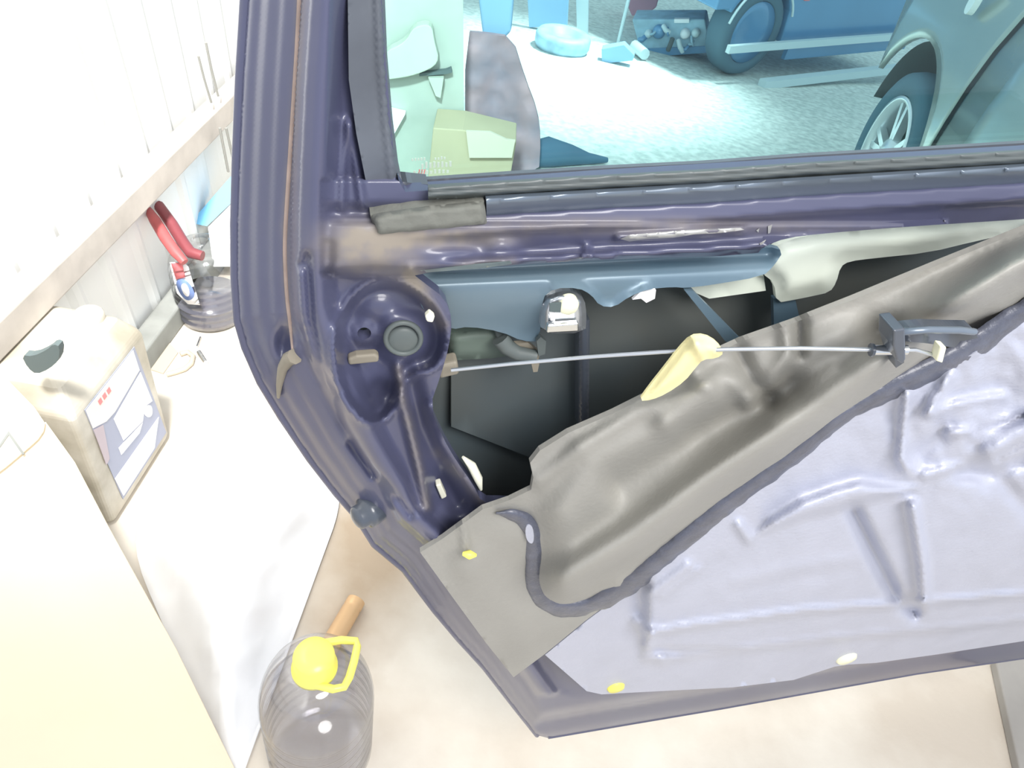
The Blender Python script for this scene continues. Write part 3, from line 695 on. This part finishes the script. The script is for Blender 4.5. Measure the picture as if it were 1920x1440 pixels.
clip(1155, 1290, 14, float(pad_h(np.array([[1155., 1290.]]))[0]) / 1000 + 0.001, 'yellow_clip', 'yellow round trim clip near the lower corner')
clip(1588, 1236, 14, float(pad_h(np.array([[1588., 1236.]]))[0]) / 1000 + 0.001, 'pale_clip', 'pale yellow round trim clip on the lower edge')
# rubber bump stop on the shut face
MB().lathe(D(693, 958, -0.024), (DN * 0.5 - DH * 0.8).normalized(), [(0.0105, -0.012), (0.0115, 0.0), (0.0115, 0.004), (0.009, 0.005), (0.009, 0.010), (0.007, 0.012), (0.003, 0.013), (0, 0.0132)], 28).build('bump_stop', 'black_plastic', door, label='black rubber bump stop on the rear edge')

# ================================================================== ON THE FLOOR
def bottle(loc, R, H, name, label, body_mat, liquid=None, cap='cap_yellow'):
    b = thing(name, loc, label, 'bottle'); up = Vector((0, 0, 1)); prof = [(0.0, 0.004), (R * 0.75, 0.0), (R * 0.95, 0.008), (R, 0.02)]
    zb = 0.02; zt_ = H * 0.58; n = 6
    for i in range(n):
        a = zb + (zt_ - zb) * i / n; d = (zt_ - zb) / n
        prof += [(R, a + d * 0.25), (R * 0.965, a + d * 0.5), (R * 0.965, a + d * 0.62), (R, a + d * 0.88)]
    prof += [(R, zt_)]
    for t in np.linspace(0.1, 1, 10): prof.append((R * 0.24 + (R * 0.76) * math.cos(t * math.pi / 2) ** 0.8, zt_ + (H * 0.90 - zt_) * math.sin(t * math.pi / 2) ** 1.15))
    prof += [(R * 0.22, H * 0.95)]
    MB().lathe(loc, up, prof, 48).build('body', body_mat, b)
    if liquid:
        lz = liquid[1]; pr = [(r * 0.975, max(h, 0.006)) for r, h in prof if h < lz]; pr = [(0, 0.006)] + pr + [(pr[-1][0], lz), (0, lz)]
        MB().lathe(loc, up, pr, 40).build('liquid', liquid[0], b)
    return b
nb = G(588, 1226, 0.325); nb.z = 0.0
near = bottle(nb, 0.076, 0.325, 'water_bottle', 'large clear bottle with yellow cap and carrying handle on the floor', 'clear_pet', ('water', 0.20))
r1 = 0.0255
cp = MB().lathe(nb, (0, 0, 1), [(r1, 0.285), (r1 * 1.12, 0.286), (r1 * 1.12, 0.292), (r1, 0.294), (r1, 0.318), (r1 * 0.93, 0.323), (r1 * 0.3, 0.3235), (0, 0.3235)], 36).build('cap', 'cap_yellow', near, label='yellow screw cap')
hz = 0.29
hp = [G(px, py, hz) for px, py in ((590, 1284), (625, 1292), (645, 1288), (655, 1270), (664, 1240), (670, 1212), (668, 1202), (640, 1200), (605, 1206))]
hp = [Vector(p) for p in hp]
MB().tube(hp, 0.0052, 10).build('handle', 'cap_yellow', near, label='yellow plastic carrying loop')

fb = G(396, 624); fb = fb + Vector((fb.x, fb.y, 0)).normalized() * 0.075 + Vector((0.012, 0, 0))
far = bottle(fb, 0.080, 0.235, 'oil_bottle', 'ribbed clear bottle with dark liquid and a red white and blue label by the wall', 'clear_pet', ('dark_oil', 0.06))
# label wrapped on the wall side of the bottle
def wrap(px_poly, R, base, name, m, parent, sub=4, off=0.001, **kw):
    vs = []
    c = Vector((base.x, base.y, 0))
    def hit(px, py):
        r = ray(px, py); d = Vector((r.x, r.y)); f = Vector((CAM.x - c.x, CAM.y - c.y)); a = d.dot(d); b = 2 * f.dot(d); q = f.dot(f) - (R + off) ** 2
        di = b * b - 4 * a * q
        t = (-b - math.sqrt(max(di, 0))) / (2 * a); return CAM + r * t
    out = resample(px_poly, 4); P = np.array(out)
    tri = delaunay_2d_cdt([Vector(p) for p in out], [(i, (i + 1) % len(out)) for i in range(len(out))], [], 1, 1e-6, True)
    vs = [hit(v.x, v.y) for v in tri[0]]; fs = [tuple(f) for f in tri[2]]
    me = mesh_from(vs, fs, True); 
    o = link(name, me, m, parent, **kw); so = o.modifiers.new('solid', 'SOLIDIFY'); so.thickness = 0.0006; so.offset = 0; return o
lb = wrap([(318, 492), (344, 490), (353, 500), (375, 572), (352, 570), (332, 550)], 0.081, fb, 'paper_label', 'label_white', far, label='white label with red and blue emblem')
wrap([(321, 494), (341, 492), (347, 520), (330, 524)], 0.081, fb, 'label_red_patch', 'bright_red', lb, off=0.002)
wrap(chaikin([(328, 526), (346, 522), (362, 540), (366, 556), (352, 566), (336, 550)], 2), 0.081, fb, 'label_blue_patch', 'royal_blue', lb, off=0.002)
wrap(chaikin([(338, 534), (348, 530), (356, 545), (354, 558), (344, 552)], 2), 0.081, fb, 'label_pale_patch', 'label_white', lb, off=0.003)

# red handled pliers leaning over the bottle
pz = lambda px, py, k: CAM + ray(px, py) * k
kb = (fb - CAM).dot(c2w(Vector((0, 0, 1))))          # depth of the bottle
q = kb - 0.20
pr = thing('pliers', G(380, 500, 0.22), 'red handled pliers leaning on the bottle by the wall', 'pliers')
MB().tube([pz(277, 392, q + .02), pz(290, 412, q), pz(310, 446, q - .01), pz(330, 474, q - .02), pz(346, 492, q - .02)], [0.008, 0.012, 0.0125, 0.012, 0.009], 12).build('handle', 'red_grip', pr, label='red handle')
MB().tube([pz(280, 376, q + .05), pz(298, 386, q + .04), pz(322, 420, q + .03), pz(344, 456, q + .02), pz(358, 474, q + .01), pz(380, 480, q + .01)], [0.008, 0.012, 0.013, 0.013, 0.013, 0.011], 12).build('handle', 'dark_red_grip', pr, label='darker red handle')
# pale blue sided carton behind the bottle
bx = thing('carton', wallpt(430, 470, 0.04), 'white carton with a blue side behind the oil bottle', 'carton')
kx = kb + 0.06
blu = [(437, 326), (470, 300), (470, 345), (388, 424), (356, 418)]
MB().prism([pz(px, py, kx) for px, py in blu], (ray(420, 400) * 0.03)).build('blue_side', 'sky_blue', bx)
whi = [(390, 426), (470, 347), (470, 500), (400, 500)]
MB().prism([pz(px, py, kx + .005) for px, py in whi], (ray(420, 400) * 0.03)).build('white_side', 'white_paint', bx)
# wires hanging on the wall
for (a, b, lbv) in (((372, 105), (396, 192), 'left one of two thin wires hanging on the sheet wall'), ((386, 80), (409, 180), 'right one of two thin wires hanging on the sheet wall')):
    MB().tube([wallpt(*a, 0.03), wallpt((a[0] + b[0]) / 2 - 1, (a[1] + b[1]) / 2, 0.03), wallpt(*b, 0.03)], 0.0028, 6).build('wire', 'wire', label=lbv, cat='wire', group='wires above the wall rail')
for (a, b, lbv) in (((412, 240), (428, 322), 'left one of two short wires below the wall rail'), ((424, 240), (440, 312), 'right one of two short wires below the wall rail')):
    MB().tube([wallpt(*a, 0.06), wallpt(*b, 0.06)], 0.0032, 6).build('wire', 'wire', label=lbv, cat='wire', group='wires below the wall rail')

# canister: parallel to the wall
P0 = G(215, 990); P1 = P0 + WV * ((G(322, 822) - P0).dot(WV)); CW = (P1 - P0).length
cz = on_plane(250, 585, P1, WN).z; TH = 0.165
can = thing('canister', P0, 'dirty cream plastic canister with a paper label beside the wall', 'canister')
cb = MB(); A0 = P0 - WN * TH; sh = 0.05
prof = []
def ring(z, ins):
    return [A0 + WN * ins + WV * ins + Vector((0, 0, z)), P0 - WN * ins + WV * ins + Vector((0, 0, z)), P1 - WN * ins - WV * ins + Vector((0, 0, z)), P1 - WN * (TH - ins) - WV * ins + Vector((0, 0, z))]
rings = [ring(0.0, 0.012), ring(0.012, 0.0), ring(cz - sh, 0.0), ring(cz - 0.012, 0.022), ring(cz, 0.04)]
vs = [v for r in rings for v in r]; fs = [(3, 2, 1, 0), (16, 17, 18, 19)]
for i in range(4):
    for k in range(4): fs.append((i * 4 + k, i * 4 + (k + 1) % 4, (i + 1) * 4 + (k + 1) % 4, (i + 1) * 4 + k))
cb.add(vs, fs); cb.build('body', 'canister_hdpe', can, bevel=0.018)
ctop = P0 + WV * CW * 0.80 - WN * TH * 0.36 + Vector((0, 0, cz))
MB().lathe(ctop, (0, 0, 1), [(0.024, -0.01), (0.024, 0.006), (0.021, 0.010), (0, 0.010)], 24).build('cap', 'canister_hdpe', can)
# hand hole on the near upper corner
HOLEP = [(40, 666), (62, 668), (88, 656), (100, 645), (112, 650), (110, 676), (92, 692), (68, 702), (52, 690)]
hpn = P0 + WN * 0.002
hd = (-WV * 1.0 + WN * 0.35).normalized()
hx0 = P0 + Vector((0, 0, cz - 0.05)) - WV * 0.003
def canpt(px, py, off=0.0): return on_plane(px, py, P0 + WN * off, WN)
def canend(px, py, off=0.0): return on_plane(px, py, P0 - WV * off, WV)
MB().prism([canend(a, b, 0.003) for a, b in chaikin(HOLEP, 1)], WV * 0.012).build('hand_grip', 'dark_hole', can, label='dark hollow hand grip')
def lab(poly, off, name, m, parent, **kw): return MB().prism([canpt(a, b, off) for a, b in poly], -WN * 0.001).build(name, m, parent, **kw)
L0 = lab([(252, 650), (159, 769), (231, 936), (312, 811)], 0.0015, 'paper_label', 'label_blue', can, label='framed paper label with red lettering and dark blue panel')
lab([(250, 657), (162, 770), (175, 803), (200, 790), (216, 772), (262, 694)], 0.0025, 'label_top_field', 'label_cream', L0)
lab([(250, 657), (262, 694), (240, 722), (226, 690)], 0.0030, 'label_white_field', 'label_white', L0)
for i in range(3):
    x = 184 + i * 8; y = 752 - i * 10
    lab([(x, y), (x + 5, y - 7), (x + 9, y + 1), (x + 4, y + 8)], 0.0032, 'label_letter', 'label_red', L0)
lab([(264, 698), (286, 752), (272, 762), (268, 790), (232, 826), (214, 786)], 0.0027, 'label_white_field', 'label_white', L0)
lab([(268, 792), (262, 812), (228, 853), (223, 840)], 0.0027, 'label_white_field', 'label_white', L0)
lab(chaikin([(270, 762), (284, 758), (287, 776), (280, 784), (270, 778)], 2), 0.0027, 'label_white_field', 'label_white', L0)
lab([(298, 782), (290, 840), (232, 930), (216, 898)], 0.0027, 'label_white_field', 'label_white', L0)
lab([(176, 806), (194, 797), (206, 860), (200, 872)], 0.0027, 'label_side_field', 'label_mauve', L0)

# flattened cardboard leaning in the near corner
cA = G(470, 1500); cB = CAM + ray(85, 790) * ((canend(85, 790, 0.03) - CAM).length / ray(85, 790).length); cC = G(150, 1660)
nC = (cB - cA).cross(cC - cA).normalized()
if nC.dot(CAM - cA) < 0: nC = -nC
def K(px, py, w=0.0): return on_plane(px, py, cA + nC * w, nC)
K.normal = nC
print('cardboard', cA, cB, cC, nC, 'can', P0, P1, cz, CW, 'fb', fb, 'nb', nb)
cardb = thing('cardboard_carton', cA, 'flattened cream cardboard carton leaning in the near corner', 'cardboard')
cd = MB(); cd.prism([K(a, b) for a, b in ((-80, 905), (0, 880), (44, 848), (85, 790), (140, 866), (205, 990), (330, 1216), (440, 1440), (462, 1490), (300, 1560), (-80, 1640))], -nC * 0.006)
cd.build('panel', 'cardboard', cardb, bevel=0.001)
MB().prism([K(a, b, 0.007) for a, b in chaikin([(-80, 600), (0, 697), (86, 786), (80, 816), (44, 848), (0, 885), (-80, 940)], 1)], -nC * 0.004).build('flap', 'cardboard', cardb, bevel=0.001)
MB().prism([K(a, b, 0.0085) for a, b in ((-40, 868), (0, 832), (16, 808), (46, 850), (42, 853), (16, 816), (0, 839), (-40, 874))], -nC * 0.002).build('slot', 'kerb', cardb, label='darker cut slot in the cardboard')

# slack white plastic sack on the floor
SK = [(640, 900), (632, 980), (592, 1060), (548, 1130), (512, 1205), (486, 1290), (472, 1380), (452, 1480), (400, 1400), (330, 1215), (250, 1050), (262, 960), (330, 850), (430, 770), (540, 790), (610, 840)]
sk = chaikin(SK, 2); spx = resample(sk, 16); gxy = [(x, y) for y in np.arange(770, 1480, 15) for x in np.arange(240, 650, 17)]
Pq = np.array(gxy); Pq = Pq[sd(Pq, spx) > 9]
tri = delaunay_2d_cdt([Vector(p) for p in spx] + [Vector(p) for p in Pq], [(i, (i + 1) % len(spx)) for i in range(len(spx))], [], 1, 1e-6, True)
A2 = np.array([(v.x, v.y) for v in tri[0]]); e2 = sd(A2, spx)
hz2 = 0.002 + 0.085 * sm(e2, -20, 120) + fbm(A2, 70, 0.012, 9.0) * sm(e2, 0, 60) + ridge(A2, [(425, 1160), (435, 1300), (450, 1420)], 18, -0.012) + ridge(A2, [(560, 870), (500, 1050), (450, 1150)], 30, 0.008)
sv = [G(p[0], p[1], max(0.002, h)) for p, h in zip(A2, hz2)]; sf = [tuple(f) for f in tri[2]]
me = mesh_from(sv, [f if (sv[f[1]] - sv[f[0]]).cross(sv[f[2]] - sv[f[0]]).z > 0 else f[::-1] for f in sf], True)
link('plastic_sack', me, 'sack', label='slack white plastic sack on the floor between canister and yellow capped bottle', cat='sack')
# copper coloured tube lying on the floor
c0 = G(668, 1126, 0.016); c1_ = G(604, 1236, 0.016)
MB().tube([c0, c0.lerp(c1_, 0.12), c0.lerp(c1_, 0.14), c0.lerp(c1_, 0.16), c1_], [0.0165, 0.0165, 0.0155, 0.0165, 0.0165], 20).build('copper_tube', 'copper', label='short copper coloured tube on the floor behind the yellow capped bottle', cat='tube')
# small scraps
zb_ = 0.004
MB().prism([G(a, b, zb_) for a, b in ((312, 636), (334, 660), (306, 700), (276, 690), (280, 672))], (0, 0, -0.003)).build('flat_bracket', 'scrap_cream', label='flat cream bracket with one hole on the floor by the wall', cat='bracket')
MB().tube([G(a, b, 0.007) for a, b in ((338, 664), (352, 660), (362, 668), (358, 682), (346, 692), (328, 698), (312, 702))], 0.006, 8).build('curved_scrap', 'scrap_cream', label='curved cream scrap of plastic on the floor', cat='scrap')
MB().tube([G(376, 632, 0.004), G(369, 650, 0.004)], 0.0025, 6).build('metal_pin', 'chrome', label='thin bright pin on the floor in front of the oil bottle', cat='pin')
MB().tube([G(373, 660, 0.006), G(386, 680, 0.006)], 0.006, 8).build('metal_bolt', 'chrome', label='short bright bolt lying on the floor below the pin', cat='bolt')
# grey plank at the lower right
MB().prism([G(a, b, 0.02) for a, b in ((1868, 1240), (1990, 1180), (2080, 1500), (1925, 1500))], (0, 0, -0.02)).build('plank', 'plank_grey', label='grey plank on the floor at the lower right', cat='plank', bevel=0.003)

# ================================================================== SEEN THROUGH THE GLASS
CF = c2w(Vector((0, 0, 1)))
def facing(px, py, dz=0.0):
    p = Y(px, py) if True else None; n = Vector((CAM.x - p.x, CAM.y - p.y, 0)).normalized(); return p, n
def standing(poly, anchor, th, name, m, parent=None, fwd=0.0, bevel=0.0, **kw):
    p, n = facing(*anchor); q = p + n * fwd
    pts_ = [on_plane(a, b, q, n) for a, b in poly]
    return MB().prism(pts_, -n * th).build(name, m, parent, bevel=bevel, **kw)
standing([(700, -60), (868, -60), (870, 240), (872, 330), (700, 345)], (800, 345), 0.03, 'board', 'board_pale', label='tall pale board standing behind the glass at the left', cat='board')
standing([(786, 138), (836, 132), (846, 128), (848, 136), (838, 139), (786, 143)], (800, 345), 0.02, 'tool_bracket', 'dark_hole', fwd=0.03, label='thin dark bracket fixed to the pale board', cat='bracket')
standing([(803, 146), (832, 146), (826, 184), (817, 180)], (800, 345), 0.03, 'paper_cone', 'pale_cloth', fwd=0.04, label='small pale cone hanging under the dark bracket', cat='cone')
standing(chaikin([(715, 100), (760, 80), (775, 50), (810, 45), (815, 80), (826, 120), (780, 142), (730, 150), (712, 150)], 2), (800, 345), 0.05, 'hanging_cloth', 'pale_cloth', fwd=0.06, label='pale cloth hanging on the upper part of the board', cat='cloth', bevel=0.01)
standing([(722, 205), (760, 214), (740, 250), (728, 262)], (800, 345), 0.03, 'paper_scrap', 'label_white', fwd=0.033, label='white paper scrap at the left edge of the glass', cat='paper')
cbx = thing('cardboard_box', Y(880, 330), 'open tan cardboard box standing outside behind the glass corner', 'box')
standing([(812, 240), (868, 244), (960, 266), (968, 268), (956, 335), (950, 350), (800, 360)], (880, 345), 0.16, 'carton', 'box_tan', cbx, fwd=0.22, bevel=0.004)
standing([(874, 246), (920, 248), (950, 262), (966, 264), (960, 296), (880, 296)], (880, 345), 0.01, 'flap', 'box_flap', cbx, fwd=0.24)
# mottled cloth
pR, nR = facing(940, 320)
RAG = [(872, 60), (905, 62), (960, 70), (985, 150), (1008, 210), (1014, 262), (1010, 330), (872, 340)]
class _R:
    pass
def Rg(px, py, w=0.0): return on_plane(px, py, pR + nR * w, nR)
Rg.normal = nR
sheet('draped_cloth', RAG, 'rag_brown', None, lambda P: 30 * np.sin(P[:, 0] / 17) * sm(P[:, 1], 60, 200) + fbm(P, 40, 25, 4), sp=10, smooth=1, skirt=0.02, D=Rg, label='mottled brown cloth draped behind the tan box', cat='cloth')
standing([(890, -60), (968, -60), (958, 60), (940, 78), (905, 66)], (940, 320), 0.05, 'blue_cloth', 'blue_crate', fwd=-0.05, label='blue cloth above the mottled brown one', cat='cloth', bevel=0.01)
bs = MB(); b0 = Y(985, 312); b1 = Y(1136, 306)
bs.tube([b0 + Vector((0, 0, .05)), b0.lerp(b1, .25) + Vector((0, 0, .06)), b0.lerp(b1, .5) + Vector((0, 0, .045)), b0.lerp(b1, .75) + Vector((0, 0, .025)), b1 + Vector((0, 0, .015))], [0.05, 0.062, 0.045, 0.025, 0.012], 12)
bs.build('black_rag', 'black_cloth', label='black rag lying on the gravel beside the tan box', cat='rag')

# silver car at the right
wc_r = 0.315; wc = Y(1646, 290, wc_r)
gz = yard_z(wc.y)
sc = thing('silver_car', (wc.x, wc.y, gz), 'grey silver car with alloy wheel seen through the right of the glass', 'car')
az_ = Vector((0, 0, 1))
to_cam = Vector((CAM.x - wc.x, CAM.y - wc.y, 0)).normalized()
ang = math.radians(69)
side_n = Matrix.Rotation(-ang, 3, 'Z') @ to_cam                 # outward normal of the flank
along = side_n.cross(az_)                                        # along the flank
if along.y > 0: along = -along        # towards its rear, rightwards in view
wc.z = gz + wc_r
print('silver car', wc, gz, side_n, along)
def L(a, o, z): return Vector((wc.x, wc.y, gz)) + along * a + side_n * o + az_ * z
def arc(r, a0, a1, n, cz_=wc_r): return [(r * math.cos(math.radians(a)), cz_ + r * math.sin(math.radians(a))) for a in np.linspace(a0, a1, n)]
def flank(xs_top, m, name, parent, off=0.0):
    """body flank: rows from sill to shoulder, bulging"""
    vs = []; fs = []; nz = 8
    for (a, zlo, zhi) in xs_top:
        for k in range(nz + 1):
            t = k / nz; z = zlo + (zhi - zlo) * t
            vs.append(L(a, off + 0.03 * math.sin(max(0, min(1, (z - 0.15) / 0.8)) * math.pi) - 0.06 * max(0, (z - 0.75) / 0.35) ** 2, z))
    n = nz + 1
    for i in range(len(xs_top) - 1):
        for k in range(nz): fs.append((i * n + k, (i + 1) * n + k, (i + 1) * n + k + 1, i * n + k + 1))
    me = mesh_from(vs, fs, True); return link(name, me, m, parent)
R_a = 0.42
fr = [(-0.46, 0.78, 0.90)]
ar = [(-a[0], a[1], 0.75 + 0.05 * (0.37 - a[0])) for a in arc(R_a, 0, 180, 25)]
ar = sorted([(x, z, 0.98 + 0.10 * (x + 0.42)) for x, z, _ in ar])
body_cols = fr + [c for c in ar if c[0] > -0.37] + [(0.421, 0.2, 1.07), (0.46, 0.18, 1.075)]
fen = flank(body_cols, 'car_silver', 'front_wing', sc)
so = fen.modifiers.new('solid', 'SOLIDIFY'); so.thickness = 0.02; so.offset = -1
dr = flank([(0.473, 0.18, 1.075), (0.7, 0.18, 1.09), (1.1, 0.18, 1.11), (1.6, 0.18, 1.12)], 'car_silver', 'front_door', sc); so = dr.modifiers.new('solid', 'SOLIDIFY'); so.thickness = 0.03; so.offset = -1
flank([(0.452, 0.18, 1.07), (0.466, 0.18, 1.07), (0.480, 0.18, 1.07)], 'gap_black', 'door_gap', sc, 0.002)
hd_ = MB(); hv = []
for a, z in ((-0.62, 0.74), (-0.55, 0.82), (-0.47, 0.88), (0.0, 1.02), (0.46, 1.075), (1.6, 1.12)):
    hv += [L(a, -0.05, z), L(a, -0.5, z + 0.05), L(a, -1.2, z + 0.05)]
hf_ = []
for i in range(5):
    for k in range(2): hf_.append((i * 3 + k, (i + 1) * 3 + k, (i + 1) * 3 + k + 1, i * 3 + k + 1))
link('bonnet', mesh_from(hv, hf_, True), 'car_silver', sc)
wl = MB()
ap = [(0.415 * math.cos(math.radians(a)), wc_r + 0.415 * math.sin(math.radians(a))) for a in np.linspace(-10, 168, 24)]
wl.add([L(x, -0.02, z) for x, z in ap] + [L(x, -0.42, z) for x, z in ap], [(i, i + 1, 25 + i, 24 + i) for i in range(23)], True)
wl.box(L(-0.42, -0.44, 0.12), along * 0.84, side_n * 0.02, az_ * 0.80)
wl.build('wheel_well', 'dark_hole', sc)
MB().prism([L(a, 0.035, z) for a, z in chaikin([(0.155, 0.88), (0.195, 0.87), (0.21, 0.91), (0.205, 0.96), (0.165, 0.96)], 2)], -side_n * 0.02).build('side_lamp', 'lamp_lens', sc, label='white side indicator lens')
wh = MB().lathe(L(0, -0.19, wc_r), side_n, [(0.20, 0.0), (0.29, 0.0), (0.312, 0.02), (wc_r, 0.05), (wc_r, 0.14), (0.305, 0.175), (0.28, 0.19), (0.225, 0.185), (0.215, 0.16)], 48).build('wheel', 'tyre', sc, label='black tyre')
rim = MB().lathe(L(0, -0.19, wc_r), side_n, [(0.215, 0.16), (0.222, 0.186), (0.205, 0.188), (0.198, 0.15), (0.19, 0.05)], 48).build('rim', 'alloy', wh, label='bright alloy rim')
spk = MB(); u_, w_ = along, az_
for k in range(5):
    a = math.radians(90 + 18 + 72 * k)
    for da in (-0.16, 0.16):
        d0 = u_ * math.cos(a + da * 0.5) + w_ * math.sin(a + da * 0.5); d1 = u_ * math.cos(a + da) + w_ * math.sin(a + da); t_ = u_ * -math.sin(a) + w_ * math.cos(a)
        c_ = L(0, -0.03, wc_r); c_ = L(0, -0.025, wc_r)
        spk.prism([c_ + d0 * 0.05 - t_ * 0.014, c_ + d1 * 0.205 - t_ * 0.011, c_ + d1 * 0.205 + t_ * 0.011, c_ + d0 * 0.05 + t_ * 0.014], -side_n * 0.03)
spk.lathe(L(0, -0.06, wc_r), side_n, [(0.07, 0), (0.065, 0.04), (0.03, 0.05), (0, 0.05)], 20)
spk.build('spokes', 'alloy', wh)
MB().lathe(L(0, -0.14, wc_r), side_n, [(0, 0), (0.195, 0.0), (0.195, 0.01), (0, 0.01)], 32).build('brake_disc', 'dark_hole', wh)

# dark blue car far back
fc0 = Y(1395, 150); fca = c2w(Vector((3328.0 - 960, -57.0 - 720, FPX))); fca.z = 0; fca.normalize(); fcn = Vector((fca.y, -fca.x, 0))
if fcn.dot(CAM - fc0) < 0: fcn = -fcn
bc = thing('blue_car', fc0, 'dark blue car parked at the back of the gravel yard', 'car')
def B(a, o, z): return fc0 + fca * a + fcn * o + az_ * z
rw = 0.27
outl = [(-0.42, 0.42), (-0.30, 0.42)] + [(x, z) for x, z in [(-0.30 * math.cos(math.radians(a)), rw + 0.30 * math.sin(math.radians(a))) for a in np.linspace(25, 155, 14)]] + [(0.30, 0.2), (1.75, 0.2), (1.75, 0.85), (0.4, 0.85), (-0.42, 0.72)]
MB().prism([B(a, -0.05, z) for a, z in outl], -fcn * 1.1).build('body', 'car_navy', bc, bevel=0.01)
fw = MB().lathe(B(0, -0.22, rw), fcn, [(0.16, 0), (0.25, 0.0), (rw, 0.03), (rw, 0.12), (0.25, 0.16), (0.19, 0.16), (0.18, 0.12)], 40).build('wheel', 'tyre', bc, label='dark tyre')
MB().lathe(B(0, -0.22, rw), fcn, [(0.18, 0.12), (0.185, 0.155), (0.12, 0.13), (0, 0.12)], 32).build('hubcap', 'car_navy', fw)
MB().tube([B(0.30 * math.cos(math.radians(a)), -0.03, rw + 0.30 * math.sin(math.radians(a))) for a in np.linspace(20, 165, 20)], 0.008, 6).build('arch_trim', 'pale_trim', bc)
MB().box(B(-0.30, 0.02, 0.20), fca * 2.1, fcn * 0.03, az_ * 0.045).build('sill_trim', 'pale_trim', bc, label='pale strip along the sill')
MB().box(B(0.36, -0.05, 0.10), fca * 1.4, fcn * 0.03, az_ * 0.10).build('sill', 'car_navy', bc)
MB().box(B(0.36, -0.06, 0.46), fca * 0.05, fcn * 0.02, az_ * 0.07).build('marker_lamp', 'bright_red', bc, label='red side marker')
MB().box(B(0.02, 0.10, 0.0), fca * 1.9, fcn * 0.06, az_ * 0.05).build('kerb_stone', 'pale_trim', label='pale kerb stone on the gravel below the blue car', cat='kerb')

# clutter on the far left of the yard
p_ = Y(1052, 92)
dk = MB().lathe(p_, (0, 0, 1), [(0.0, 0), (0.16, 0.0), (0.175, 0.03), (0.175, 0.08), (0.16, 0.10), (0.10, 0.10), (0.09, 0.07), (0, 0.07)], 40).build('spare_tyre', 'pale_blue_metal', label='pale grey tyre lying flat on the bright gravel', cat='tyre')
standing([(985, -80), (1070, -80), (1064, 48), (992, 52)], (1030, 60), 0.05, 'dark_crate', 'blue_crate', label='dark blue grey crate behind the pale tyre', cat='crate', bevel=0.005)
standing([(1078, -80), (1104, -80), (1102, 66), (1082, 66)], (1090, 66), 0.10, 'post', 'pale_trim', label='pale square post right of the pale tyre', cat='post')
pt = Y(1158, 84); MB().tube([pt, pt + Vector((0, 0, 0.9))], 0.012, 10).build('pole', 'pale_trim', label='thin pale pole standing in the yard', cat='pole')
standing(chaikin([(1172, -70), (1240, -70), (1236, 10), (1214, 26), (1175, 32)], 1), (1200, 62), 0.10, 'red_cloth', 'faded_red', fwd=-0.45, label='faded red cloth above the engine parts', cat='cloth', bevel=0.01)
ck = Y(1150, 118)
standing([(1128, 92), (1170, 84), (1190, 104), (1186, 114), (1128, 120)], (1150, 119), 0.08, 'blue_box', 'blue_crate', label='small blue box on the bright gravel', cat='box', bevel=0.004)
en = thing('engine_block', Y(1260, 104), 'pale blue grey heap of engine parts left of the blue car', 'engine')
standing([(1185, 36), (1322, 36), (1332, 90), (1200, 98)], (1260, 104), 0.25, 'block', 'pale_blue_metal', en, bevel=0.01)
standing([(1198, 92), (1336, 86), (1338, 98), (1200, 108)], (1260, 104), 0.30, 'sump', 'car_navy', en, fwd=0.01)
for (x, y, r, m_) in ((1236, 58, 12, 'car_navy'), (1285, 62, 9, 'label_white'), (1305, 60, 8, 'pale_trim'), (1216, 62, 7, 'pale_trim')):
    p2, n2 = facing(1260, 104); c_ = on_plane(x, y, p2, n2); rr_ = r / FPX * (c_ - CAM).dot(CF)
    MB().lathe(c_ - n2 * 0.01, n2, [(rr_, 0), (rr_, 0.04), (rr_ * 0.6, 0.06), (0, 0.06)], 16).build('pulley', m_, en)
standing([(1264, 36), (1292, 36), (1292, 43), (1264, 43)], (1260, 104), 0.04, 'cover_plate', 'label_white', en, fwd=0.03)
random.seed(5)
for i in range(9):
    x0 = random.uniform(1192, 1320); y0 = random.uniform(40, 88); p2, n2 = facing(1260, 104)
    a_ = on_plane(x0, y0, p2 + n2 * 0.03, n2); b_ = on_plane(x0 + random.uniform(-14, 14), y0 + random.uniform(5, 22), p2 + n2 * 0.05, n2)
    MB().tube([a_, a_.lerp(b_, 0.5) + n2 * 0.03, b_], random.uniform(0.008, 0.02), 8).build('pipe', random.choice(['pale_trim', 'car_navy', 'pale_blue_metal', 'dark_hole']), en)
q0 = Y(1196, 112); MB().tube([Y(1206, 114) + Vector((0, 0, 0.04)), Y(1186, 100) + Vector((0, 0, .05))], 0.035, 10).build('hose', 'pale_trim', label='short pale hose lying in front of the engine parts', cat='hose')
# low wall closing the yard
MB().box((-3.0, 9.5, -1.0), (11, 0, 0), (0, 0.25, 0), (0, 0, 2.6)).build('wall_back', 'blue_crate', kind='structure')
